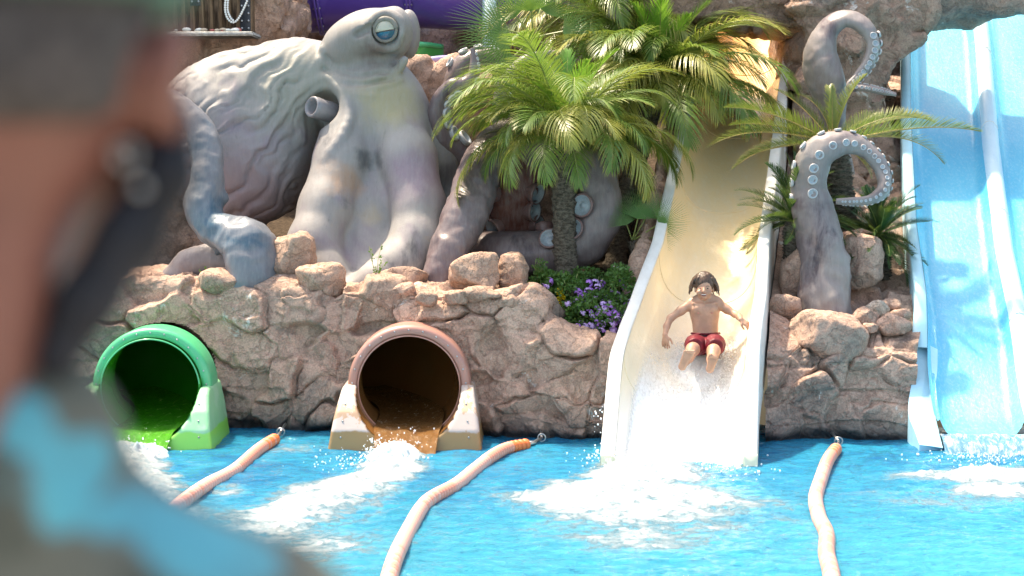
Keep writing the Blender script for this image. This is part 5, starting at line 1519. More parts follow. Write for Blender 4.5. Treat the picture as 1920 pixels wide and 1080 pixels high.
def flower_bed():
    c = P(1110, 590, .95)
    root = tag(empty('flower_shrub', (c.x, c.y, c.z - .3)), 'green shrub full of purple flower heads between the palm trunk and the cream slide', 'shrub')
    V, F, A = [], [], []
    for (px, py, Y, rx, rz, n, sd_) in [(1120, 590, .85, .42, .24, 6200, 1), (1055, 560, 1.05, .26, .26, 3000, 2), (1160, 560, 1.0, .20, .34, 3600, 3), (1020, 540, 1.35, .18, .2, 1200, 4), (1100, 550, 1.4, .4, .26, 2400, 5)]:
        q = P(px, py, Y); v, f, a = leaf_cloud((q.x, q.y, q.z), (rx, .32, rz), n, .040, sd_); b = len(V); V += v; F += [tuple(i + b for i in t) for t in f]; A += a
    o = obj('foliage', V, F, [M_BUSH], root, smooth=False, attrs={'age': A}); o['kind'] = 'stuff'
    s = MB(); r = random.Random(4)
    for i in range(60):
        a = P(r.uniform(1020, 1190), 640, 1.2); b = P(r.uniform(1005, 1195), r.uniform(510, 600), r.uniform(.8, 1.4)); s.tube([a, (a + b) / 2 + Vector((r.uniform(-.06, .06), 0, 0)), b], .004, 4)
    x = s.build('stem', [M_RACH], root); x['kind'] = 'stuff'
    fm = [flower_mesh('flower_head', M_PETAL, .028, 1), flower_mesh('flower_head_pale', M_PETALP, .026, 2)]
    spots = [(1018, 538), (1030, 528), (1084, 550), (1115, 530), (1103, 532), (1106, 547), (1099, 552), (1128, 533), (1155, 553), (1160, 564), (1152, 567), (1170, 542), (1175, 553), (1183, 567), (1190, 552), (1188, 571), (1176, 574), (1131, 570),
             (1135, 578), (1126, 584), (1124, 590), (1140, 590), (1155, 589), (1118, 605), (1117, 614), (1140, 602), (1152, 606), (1165, 610), (1083, 613), (1085, 574), (1066, 571), (1149, 620), (1130, 624), (1113, 628), (1192, 560), (1146, 560), (1144, 549), (1165, 525), (1193, 585), (1168, 590), (1128, 608), (1105, 588),
             (1160, 598), (1147, 578), (1180, 585), (1170, 600), (1158, 627), (1172, 618), (1155, 505), (1095, 560)]
    spots += [(r.uniform(1070, 1192), r.uniform(545, 624)) for _ in range(34)]
    for i, (x, y) in enumerate(spots):
        Y = .56 + max(0, (600 - y)) * .006 + r.uniform(0, .05); q = P(x, y, Y); me = fm[0] if r.random() < .72 else fm[1]
        o = link('flower', me, root, world=False); o.location = q - root.location; o.rotation_euler = (R(50) + r.uniform(-.3, .3), r.uniform(-.4, .4), r.uniform(0, 3)); k = r.uniform(1.05, 1.6); o.scale = (k, k, k)
        if me is fm[0] and i % 3 == 0:
            o2 = link('flower', fm[1], root, world=False); o2.location = q - root.location + Vector((r.uniform(-.05, .05), -.01, r.uniform(-.05, .05))); o2.rotation_euler = o.rotation_euler; o2.scale = o.scale
    c2 = P(1051, 560, .95); root2 = tag(empty('yellow_flower_plant', (c2.x, c2.y, c2.z - .15)), 'small plant with bright yellow leaves in front of the palm trunk', 'plant')
    fy = flower_mesh('yellow_flower', M_PETALY, .026, 5)
    for i, (x, y) in enumerate([(1050, 543), (1052, 551), (1055, 558), (1048, 560), (1053, 570), (1058, 572), (1050, 578), (1046, 549)]):
        o = link('yellow_flower', fy, root2, world=False); o.location = P(x, y, .93) - root2.location; o.rotation_euler = (R(60), 0, i)
    s = MB(); s.tube([P(1051, 595, .95), P(1052, 545, .95)], .004, 4); s.build('stem', [M_RACH], root2)
flower_bed()
def weed(px, py, Y, h, n, label, seed):
    b = P(px, py, Y); root = tag(empty('weed', b), label, 'weed'); r = random.Random(seed); s = MB(); V = []; F = []; A = []
    for i in range(n):
        t = b + Vector((r.uniform(-.10, .10), r.uniform(-.03, .03), h * r.uniform(.35, 1))); m = (b + t) / 2 + Vector((r.uniform(-.02, .02), 0, .01)); s.tube([b, m, t], .0022, 4)
        for k in range(9):
            p = b.lerp(t, r.uniform(.15, 1)); d = Vector((r.uniform(-1, 1), r.uniform(-1, 1), r.uniform(0, 1))).normalized() * .035; w_ = d.cross(Vector((0, 1, .2))).normalized() * .008; q = len(V)
            V += [p, p + d * .5 + w_, p + d, p + d * .5 - w_]; F.append((q, q + 1, q + 2, q + 3)); A += [.4] * 4
    s.build('stem', [M_RACH], root); obj('leaf', V, F, [M_BUSH], root, smooth=False, attrs={'age': A})['kind'] = 'stuff'
weed(706, 522, 1.0, .38, 5, 'thin weed growing at the foot of the pale octopus arm', 1)
weed(384, 520, 1.2, .12, 5, 'tiny weed tuft under the blue grey tentacle', 2)
weed(1008, 520, 1.2, .22, 9, 'leafy weed right of the upright block boulder', 3)

# ------------------------------------------------------------------ purple and green tubes behind
M_PURP = shell_mat('purple_gelcoat', (.11, .065, .42), .28, .25, (.20, .14, .55), coat=.5)
M_LILAC = shell_mat('lilac_gelcoat', (.35, .30, .55), .3, .2, (.5, .45, .6))
def big_tube():
    root = tag(empty('tube_slide', P(700, 60, 6.6)), 'large purple tube slide crossing high behind the octopus head', 'water slide')
    pts = spline([P(430, -25, 6.6), P(530, -38, 6.5), P(640, -48, 6.5), P(775, -52, 6.5), P(905, -46, 6.5), P(1000, -50, 6.5)], 60)
    r_ = .72
    a = 0
    cuts = [0, 19, 35, 59]
    for i, j in zip(cuts[:-1], cuts[1:]):
        s = MB(); s.tube(pts[i:j + 1], r_, 72); s.build('tube_section', [M_PURP], root)
    for c in cuts[1:-1]:
        s = MB(); q = pts[c]; T = (pts[c + 1] - pts[c - 1]); T /= np.linalg.norm(T)
        s.tube([q - T * .035, q - T * .004], r_ + .045, 72); s.tube([q + T * .004, q + T * .035], r_ + .045, 72); s.build('flange', [M_PURP], root)
        b = MB(); rot = Vector(T).to_track_quat('Z', 'Y').to_matrix()
        for k in range(28):
            an = k * 2 * PI / 28; p = Vector(q) + rot @ Vector((math.cos(an) * (r_ + .03), math.sin(an) * (r_ + .03), 0)); b.tube([p - Vector(T) * .05, p + Vector(T) * .05], .012, 6)
        x = b.build('flange_bolt', [M_METAL], root); x['kind'] = 'stuff'
    return root
big_tube()
def green_back():
    root = tag(empty('tube_slide', P(790, 90, 6.2)), 'piece of a bright green slide trough behind the octopus eye', 'water slide')
    s = MB(); pts = [P(745, 92, 5.9), P(790, 86, 5.9), P(830, 90, 6.3)]
    sp = spline(pts, 16); V = []
    for q in sp:
        for an in np.linspace(R(175), R(365), 22): V.append((q[0], q[1] + .30 * math.cos(an), q[2] + .32 * math.sin(an)))
    obj('trough', V, grid_faces(16, 22), [shell_mat('green_trough', (.05, .40, .10), .3, .2, (.2, .6, .3))], root)
    s = MB(); s.tube([(q[0], q[1] - .30, q[2] + .0) for q in sp], .035, 8); s.build('rim', [M_GREENR], root)
    root = tag(empty('slide_pool_edge', P(850, 120, 4.4)), 'pale lilac slide edge showing above the low rock ledge', 'slide edge')
    s = MB(); s.tube(spline([P(770, 118, 4.95), P(845, 110, 4.95), P(890, 122, 4.95), P(930, 150, 5.0)], 14), .045, 8); s.build('rim', [M_LILAC], root)
green_back()
def column():
    root = tag(empty('support_column', P(925, 90, 5.6)), 'pale blue painted column half hidden by the fan palm', 'column')
    s = MB(); a = P(918, 140, 5.8); b = P(918, -40, 5.8); s.tube([(a.x, a.y, a.z - .6), (b.x, b.y, b.z)], .09, 20); s.build('shaft', [simple('pale_blue_paint', (.45, .58, .62), .5)], root)
    s = MB(); s.tube([(a.x, a.y, a.z - .62), (a.x, a.y, a.z - .5)], .13, 20); s.build('foot', [M_METAL], root)
column()

# ------------------------------------------------------------------ treasure chest on its ledge
def wood_mat():
    n = N('weathered_chest_wood'); f = n.noise(9, 7, .75, vec=n.scale((6, 1, .35)), dist=.4)
    c = n.mix(n.ramp(f, .34, .66), (.085, .05, .03), (.30, .19, .11)); return n.fin(c, .8, n.bump(f, 1, .02), .2)
M_WOOD = wood_mat()
def chest():
    Y = 4.0; s_ = S(Y); c = P(400, 60, Y)
    root = tag(empty('treasure_chest', (c.x, c.y + .3, c.z)), 'weathered wooden treasure chest with riveted black iron straps above the octopus', 'chest')
    x0, x1 = P(352, 0, Y).x - .45, P(468, 0, Y).x; w_ = x1 - x0
    nP = 11
    for i in range(nP):
        a = x0 + w_ * i / nP; b = x0 + w_ * (i + 1) / nP
        m = MB(); m.box(((a + b) / 2, Y + .02, c.z + .30), ((b - a) - .008, .05, .58), bev=.006); m.build('plank', [M_WOOD], root)
    for i in range(5):
        m = MB(); m.box((x1 - .01, Y + .08 + .11 * i, c.z + .30), (.05, .102, .58), bev=.006); m.build('plank', [M_WOOD], root)
    m = MB(); m.box(((x0 + x1) / 2, Y + .3, c.z + .3), (w_ - .03, .52, .55)); m.build('inner_box', [M_WOOD], root)
    for (a, b, z0, z1) in [(x1 - .11, x1 + .01, 0, .6), (x0 + .48, x0 + .60, .30, .6), (x0, x1 + .015, .40, .48)]:
        m = MB(); m.box(((a + b) / 2, Y - .012, c.z + (z0 + z1) / 2), (b - a, .014, z1 - z0), bev=.004); st = m.build('iron_strap', [M_BLACK], root)
        k = int(max(b - a, z1 - z0) / .08); mb = MB()
        for i in range(k):
            for e in (-1, 1):
                if b - a > z1 - z0: p = (a + (i + .5) * (b - a) / k, Y - .022, c.z + (z0 + z1) / 2 + e * .025)
                else: p = ((a + b) / 2 + e * .038, Y - .022, c.z + z0 + (i + .5) * (z1 - z0) / k)
                mb.ball(p, (.012, .008, .012), 8, 5)
        q = mb.build('rivet', [M_METAL], root); q['kind'] = 'stuff'
    m = MB(); m.box((x1 + .02, Y + .28, c.z + .44), (.014, .56, .10), bev=.004); m.build('iron_strap', [M_BLACK], root)
    # lid
    V = []; 
    for x in (x0 - .02, x1 + .03):
        for an in np.linspace(0, PI, 15): V.append((x, Y + .28 - .30 * math.cos(an), c.z + .60 + .26 * math.sin(an)))
    f = [(i, i + 1, 15 + i + 1, 15 + i) for i in range(14)] + [tuple(range(15)), tuple(range(29, 14, -1))]
    obj('lid', V, f, [M_WOOD], root)
    # ledge
    n0 = empty('stone_ledge', (c.x, c.y, c.z)); tag(n0, 'thin grey ledge with shells and sand under the treasure chest', 'ledge')
    m = MB(); m.box(((x0 + x1) / 2 - .1, Y + .12, c.z - .035), (w_ + .35, .75, .05), bev=.015); m.build('slab', [simple('grey_ledge', (.40, .39, .36), .8, .3, .25, 20, .01, 40)], n0)
    r = random.Random(6); M_SH = [simple('shell_white', (.72, .70, .64), .5), simple('coral_red', (.50, .14, .12), .6), simple('shell_tan', (.50, .40, .30), .6)]
    for i in range(15):
        x = r.uniform(x0, x1 + .12); m = MB(); k = r.uniform(.018, .04)
        m.ball((x, Y - .12 - r.uniform(0, .06), c.z - .0 + k * .4), (k * 1.4, k, k * .7), 8, 5); q = (0, 2, 1)[i % 3] if i > 4 else 0; tag(m.build(('shell', 'coral_piece', 'shell')[q], [M_SH[q]]), ('small white shell lying on the ledge under the chest', 'small red coral piece lying on the ledge under the chest', 'small tan shell lying on the ledge under the chest')[q], 'shell', ('white shells on the chest ledge', 'red coral pieces on the chest ledge', 'tan shells on the chest ledge')[q])
    # bead strings
    M_BEAD = simple('white_bead', (.78, .77, .74), .3)
    n1 = tag(empty('bead_necklace', P(430, 10, Y - .05)), 'strings of white beads hanging down the front of the chest', 'necklace')
    bm = mesh('bead', *ball_geo((0, 0, 0), .014, 8, 6), [M_BEAD])
    for pts in ([(424, -8), (422, 15), (426, 33), (436, 42), (446, 36), (456, 18), (464, 0)], [(428, -8), (427, 18), (433, 34), (440, 40)]):
        sp = spline([P(x, y, Y - .055) for x, y in pts], 200); d = np.r_[0, np.cumsum(np.linalg.norm(np.diff(sp, axis=0), axis=1))]
        for t in np.arange(0, d[-1], .027):
            o = link('bead', bm, n1, world=False); o.location = Vector([np.interp(t, d, sp[:, i]) for i in range(3)]) - n1.location
chest()

# ------------------------------------------------------------------ people
def skin(name, col, rough=.45, sss=.12, mott=.15):
    n = N(name)
    c = n.mix(n.ramp(n.noise(9, 4), .35, .7), tuple(x * (1 - mott) for x in col), tuple(min(1, x * (1 + mott)) for x in col))
    c = n.mix(n.ramp(n.noise(22, 4), .60, .8, 0, .35), c, (col[0] * 1.05, col[1] * .72, col[2] * .66))
    n.fin(c, rough, n.bump(n.noise(160, 3), .2, .001), .45)
    n.b.inputs["Subsurface Weight"].default_value = sss; n.b.inputs["Subsurface Radius"].default_value = (.02, .008, .004)
    return n.m
M_SKIN = skin('boy_skin', (.50, .27, .18))
M_LIP = simple('lip', (.50, .19, .15), .4); M_TEETH = simple('teeth', (.80, .76, .70), .25); M_MOUTH = simple('mouth_inside', (.10, .015, .015), .6)
M_HAIRB = simple('brown_wet_hair', (.085, .045, .027), .38, .5, .4, 60, .003, 90)
M_SHORTS = simple('red_swim_cloth', (.15, .004, .014), .55, .4, .25, 12, .006, 25)
M_DARK = simple('dark_cord', (.03, .008, .012), .6); M_EYEW = simple('eye_white', (.62, .60, .58), .2); M_IRIS = simple('dark_iris', (.025, .014, .01), .15)

def boy():
    A = lambda px, py, Y: np.array(P(px, py, Y))
    s_ = 196.0; m = lambda q: q / s_
    hip = A(1322, 646, .30)
    root = tag(empty('person', tuple(hip - np.array([0, 0, .13]))), 'boy with wet brown curly hair and dark red swim shorts sliding down the cream slide', 'person')
    v = Vol((hip[0] - .50, -.55, .55), (hip[0] + .52, .62, 1.72), .0065)
    el = lambda c, r, k=.03, rot=None: v.ell(c, r, rot, k)
    # trunk
    el(A(1322, 643, .30), (m(27), .105, m(20)), 0)
    el(A(1323, 622, .32), (m(23.5), .085, m(22)), .05)
    el(A(1322, 602, .335), (m(24.5), .088, m(24)), .05)
    el(A(1321, 585, .345), (m(28), .098, m(22)), .05)
    el(A(1310, 580, .285), (m(12), .040, m(9)), .03); el(A(1334, 580, .285), (m(12), .040, m(9)), .03)
    v.chain([A(1298, 569, .36), A(1321, 565, .36), A(1345, 567, .36)], [m(9), m(10), m(9)], .05)
    v.chain([A(1302, 562, .375), A(1321, 552, .365)], [m(5), m(8)], .05); v.chain([A(1341, 561, .375), A(1321, 552, .365)], [m(5), m(8)], .05)
    v.chain([A(1321, 566, .36), A(1321, 550, .335)], [m(9), m(8.5)], .03)
    # collar bones and belly line
    v.chain([A(1300, 569, .283), A(1317, 571, .270)], [.010, .008], .02); v.chain([A(1343, 568, .283), A(1326, 571, .270)], [.010, .008], .02)
    # head
    H = A(1320.5, 537, .315)
    el(H + [0, .015, .012], (m(16.5), .100, m(21)), .0)
    el(A(1320, 548, .275), (m(12.5), .065, m(13)), .03)
    el(A(1320, 556, .262), (m(7), .040, m(6)), .02)
    for sg in (-1, 1):
        el(A(1320 + sg * 9, 548.5, .238), (m(5.5), .026, m(5)), .015)     # cheeks
        el(A(1320.5 + sg * 16.5, 543, .315), (.010, .020, .030), .008)      # ears
        v.ell(A(1319.7 + sg * 7.0, 540.5, .208), (m(4.0), .016, m(2.3)), None, .010, True)   # eye hollows
    v.chain([A(1319.7, 540, .222), A(1319.7, 546.5, .198)], [.006, .0125], .010)  # nose
    el(A(1319.7 - 2.8, 547, .208), (.008, .010, .007), .006); el(A(1319.7 + 2.8, 547, .208), (.008, .010, .007), .006)
    v.ell(A(1319.7, 553.0, .205), (m(5.6), .014, m(2.3)), None, .006, True)      # open smile
    # arms
    v.chain([A(1295, 570, .36), A(1276, 583, .33), A(1257, 597, .28)], [m(9), m(7.8), m(6.6)], .03)
    v.chain([A(1257, 597, .28), A(1250, 612, .22), A(1247, 627, .16)], [m(6.6), m(6.2), m(4.6)], .02)
    v.chain([A(1347, 569, .36), A(1363, 580, .33), A(1378, 589, .28)], [m(9), m(7.6), m(6.4)], .03)
    v.chain([A(1378, 589, .28), A(1386, 594, .18), A(1389, 599, .08)], [m(6.4), m(6.0), m(4.6)], .02)
    def hand(wr, f, side, nrm, L=.155, curl=.5, tdir=1):
        """palm and five bent fingers from wrist point wr; f = pointing dir, side = towards the thumb, nrm = back of the hand"""
        f = np.array(f, float); f /= np.linalg.norm(f); nrm = np.array(nrm, float); nrm -= f * nrm.dot(f); nrm /= np.linalg.norm(nrm); sd = np.cross(f, nrm) * tdir
        pl = L * .48
        for q in (-1, -.33, .33, 1):
            v.cone(wr + sd * q * .012, wr + f * pl + sd * q * .026 - nrm * .003, .013, .0125, .012)
        for q, l, cc in ((-1.15, .36, 1.25), (-.40, .46, 1.0), (.38, .50, .9), (1.12, .45, .8)):
            b = wr + f * pl + sd * q * .026; d = f + sd * q * .13; d /= np.linalg.norm(d); c = curl * cc
            d1 = d * math.cos(c * .35) - nrm * math.sin(c * .35); d2 = d * math.cos(c * .9) - nrm * math.sin(c * .9); d3 = d * math.cos(c * 1.3) - nrm * math.sin(c * 1.3)
            p1 = b + d1 * L * l * .45; p2 = p1 + d2 * L * l * .32; p3 = p2 + d3 * L * l * .25
            v.chain([b, p1, p2, p3], [.0098, .0090, .0084, .0074], .003)
        t0 = wr + f * pl * .30 + sd * .018; t1 = t0 + (f * .55 + sd * .8 - nrm * .25) * .036; t2 = t1 + (f * .9 + sd * .4 - nrm * .3) * .030; t3 = t2 + (f * 1.0 + sd * .1 - nrm * .3) * .020
        v.chain([t0, t1, t2, t3], [.0125, .0108, .0096, .0080], .005)
    hand(A(1247, 628, .15), (.02, -.15, -1), 0, (-.55, -.8, .1), .135, .45, -1)
    hand(A(1389, 599, .08), (.75, -.25, -.55), 0, (.25, -.55, .8), .125, .6, 1)
    # legs
    v.chain([A(1309, 647, .28), A(1303, 651, .10), A(1299, 655, -.08)], [m(15), m(14.5), m(12.5)], .04)
    v.chain([A(1299, 655, -.08), A(1291, 670, -.22), A(1281, 685, -.34)], [m(12.5), m(10), m(6)], .02)
    v.chain([A(1336, 647, .28), A(1337, 652, .10), A(1338, 658, -.08)], [m(15), m(14.5), m(12.2)], .04)
    v.chain([A(1338, 658, -.08), A(1335, 674, -.20), A(1332, 689, -.30)], [m(12.2), m(9.6), m(5.8)], .02)
    def foot(heel, ball, w_, big):
        ax = ball - heel; L = np.linalg.norm(ax); ax /= L; sd = np.array([1.0, 0, 0]); sd -= ax * sd.dot(ax); sd /= np.linalg.norm(sd); nr = np.cross(sd, ax)
        if nr[1] > 0: nr = -nr
        v.chain([heel - nr * .015, heel + ax * L * .5 - nr * .022, ball - nr * .012], [.026, .022, .020], .02)
        for q in (-.8, 0, .8): v.cone(heel + sd * q * .010, ball + sd * q * w_, .026, .019, .02)
        for i, q in enumerate(np.linspace(-1, 1, 5)):
            k = i if big > 0 else 4 - i      # the big toe sits on the inner side
            r_ = (.0105, .0108, .0112, .0118, .0165)[k]; l = (.022, .028, .033, .038, .042)[k]
            b = ball + sd * q * w_ * 1.15 + ax * .006
            v.chain([b, b + ax * l * .6 + nr * .002, b + ax * l * 1.15 + nr * .014], [r_, r_ * .95, r_], .003)
    foot(A(1279, 688, -.40), A(1289, 665, -.44), .034, 1)
    foot(A(1331, 693, -.36), A(1336.5, 675, -.40), .032, -1)
    V, F = v.mesh()
    Nn = normals(V, F)
    V = V + Nn * (.0012 * fbm(V * 30, 3, 7))[:, None]
    obj('body', V, F, [M_SKIN], root)
    # face details
    for sg in (-1, 1):
        c = A(1319.7 + sg * 7.0, 540.6, .2235)
        s = MB(); s.ball(c, (.0100, .008, .0045), 14, 10); s.build('eye', [M_EYEW], root)
        s = MB(); s.ball(c + [0, -.0065, .0], (.0090, .0045, .0046), 12, 8); s.build('iris', [M_IRIS], root)
        s = MB(); s.tube(spline([c + [-.018, -.004, .018 if sg < 0 else .020], c + [0, -.011, .024], c + [.018, -.004, .020 if sg < 0 else .018]], 10), [.0015] + [.0032] * 8 + [.0015], 6); s.build('eyebrow', [M_HAIRB], root)
    mo = A(1319.7, 553.0, .212)
    s = MB(); s.ball(mo + [0, .004, 0], (.030, .008, .013), 16, 8); s.build('mouth', [M_MOUTH], root)
    s = MB(); s.ball(mo + [0, -.001, .0042], (.025, .007, .0062), 14, 8); s.build('teeth', [M_TEETH], root)
    for z, dz in ((.0105, -.003), (-.0100, -.012)):
        s = MB(); s.tube(spline([mo + [-.029, .003, .004], mo + [-.014, -.005, z + dz * .1], mo + [0, -.007, z], mo + [.014, -.005, z + dz * .1], mo + [.029, .003, .004]], 14), [.0015] + [.0026] * 12 + [.0015], 6); s.build('lip', [M_LIP], root)
    for q in (A(1309.5, 587, .24), A(1335, 587, .24)):
        s = MB(); s.ball(q, (.008, .006, .008), 10, 6); s.build('nipple', [M_LIP], root)
    # hair: a cap of wavy locks
    g = random.Random(12); s = MB()
    C0 = Vector(H + [0, .02, .015]); hr = Vector((m(19.5), .112, m(23.5)))
    hv = Vol(tuple(C0 - Vector((.16, .17, .20))), tuple(C0 + Vector((.16, .17, .18))), .007)
    hv.ell(C0 + Vector((0, .010, .010)), (hr.x, hr.y, hr.z)); 
    hv.ell(C0 + Vector((0, -.115, -.062)), (m(14.6), .100, m(16.2)), None, .010, True)
    hv.ell(C0 + Vector((0, -.02, -.15)), (.12, .15, .075), None, .01, True)
    for i in range(330):
        az = g.uniform(-PI, PI); e = g.uniform(-.15, 1.45)
        d = Vector((math.sin(az) * math.cos(e), -math.cos(az) * math.cos(e), math.sin(e)))
        front = abs(az) < .62
        if abs(az) < .55 and e < 1.25: continue
        if abs(az) < .85 and e < .95: continue
        if abs(az) < 1.25 and e < .55: continue
        p = C0 + Vector((d.x * hr.x, d.y * hr.y, d.z * hr.z)) * 1.0
        pts = [p]; l = g.uniform(.07, .125) * (.42 if abs(az) < 1.1 else 1) ; n_ = 9; w0 = g.uniform(0, 6)
        side = d.cross(Vector((0, 0, 1))).normalized() if abs(d.z) < .98 else Vector((1, 0, 0))
        dirn = (Vector((d.x * 1.6, max(d.y, -.1) * .8, 0)) + Vector((0, 0, -.1))).normalized()
        for k in range(n_):
            dirn = (dirn + Vector((0, 0, -.42)) + d * .06 + side * .95 * math.sin(w0 + k * 1.5)).normalized()
            p = p + dirn * l / n_
            rel = p - C0; q = math.sqrt((rel.x / hr.x) ** 2 + (rel.y / hr.y) ** 2 + (min(rel.z, .0 if rel.z > 0 else rel.z) / hr.z) ** 2) + 1e-6
            pts.append(p.copy())
        hv.chain([tuple(q) for q in pts], list(np.linspace(.0115, .0055, n_ + 1)), .003)
    V, F = hv.mesh(); Nn = normals(V, F)
    V = V + Nn * (.004 * fbm(V * np.array([60, 60, 18]), 3, 5))[:, None]
    obj('hair', V, F, [M_HAIRB], root)
    # swim shorts
    sv = Vol((hip[0] - .28, -.20, .70), (hip[0] + .28, .50, 1.12), .0075)
    sv.ell(A(1322, 644, .30), (m(31), .125, m(20)))
    sv.ell(A(1323, 634, .32), (m(27), .105, m(14)), None, .03)
    sv.chain([A(1310, 646, .27), A(1304, 647, .08), A(1301.5, 649, -.015)], [m(19), m(18.5), m(16)], .03)
    sv.chain([A(1335, 646, .27), A(1340, 647, .08), A(1340.5, 650, -.01)], [m(19), m(18.5), m(16)], .03)
    top = A(1322, 623, .30)[2]
    D = sv.D; X, Y, Z = np.meshgrid(*sv.ax, indexing='ij')
    inner = Vol(sv.lo, sv.lo + (sv.n - 1) * sv.h, sv.h)
    inner.chain([A(1304, 648, .05), A(1300, 651.5, -.12)], [m(14.5), m(15.5)], .0); inner.chain([A(1340, 648, .05), A(1339.5, 653, -.12)], [m(14.5), m(15.5)], .0)
    inn = inner.D[:D.shape[0], :D.shape[1], :D.shape[2]]
    D[...] = np.maximum(D, Z - top)
    # hems cut square across the thighs
    D[...] = np.maximum(D, -(Y + .055))
    V, F = sv.mesh(); Nn = normals(V, F)
    V = V + Nn * (.006 * fbm(V * np.array([16, 8, 22]), 4, 3) + .005 * (1 - 2 * np.abs(fbm(V * np.array([9, 5, 14]), 3, 8))))[:, None]
    sh = obj('swim_shorts', V, F, [M_SHORTS], root)
    s = MB(); s.tube([A(1296.5, 625, .29), A(1301, 625.6, .235), A(1310, 626.2, .215), A(1322, 626.5, .208), A(1335, 626, .215), A(1344, 625.4, .235), A(1349.5, 625, .29)], .010, 6); s.build('waistband', [M_SHORTS], root)
    s = MB(); s.tube([A(1314, 629, .200), A(1319, 631, .193), A(1322, 628, .196), A(1326, 632, .193), A(1330, 629, .198)], .0045, 5); s.tube([A(1321, 629, .194), A(1318, 637, .182)], .004, 5); s.tube([A(1323, 629, .194), A(1327, 636, .184)], .004, 5); s.build('drawstring', [M_DARK], root)
boy()
def wake():
    """froth thrown up round the sliding boy"""
    g = np.random.default_rng(9); s = MB()
    for (px, py, Y, n, sx, sy, sz) in [(1284, 650, .2, 160, .05, .08, .03), (1362, 650, .2, 260, .05, .08, .04), (1322, 672, .0, 200, .14, .10, .02), (1322, 700, -.2, 160, .20, .12, .015)]:
        c = P(px, py, Y)
        for i in range(n):
            x, y = c.x + g.normal(0, sx), c.y + g.normal(0, sy); zf = float(cream_z(y)) + .5 * (1 - math.cos(min(1.5, abs(x - float(cream_c(y))) / .55 * 1.2))) * .9
            k = g.uniform(.002, .006); s.ball((x, y, zf + .02 + abs(g.normal(0, sz))), (k, k, k), 6, 4)
    n = N('wake_spray'); n.fin((.90, .90, .90), .15, None, .6)
    tag(s.build('water_spray', [n.m]), 'droplets kicked up round the boy on the cream slide', 'water', kind='stuff')
wake()

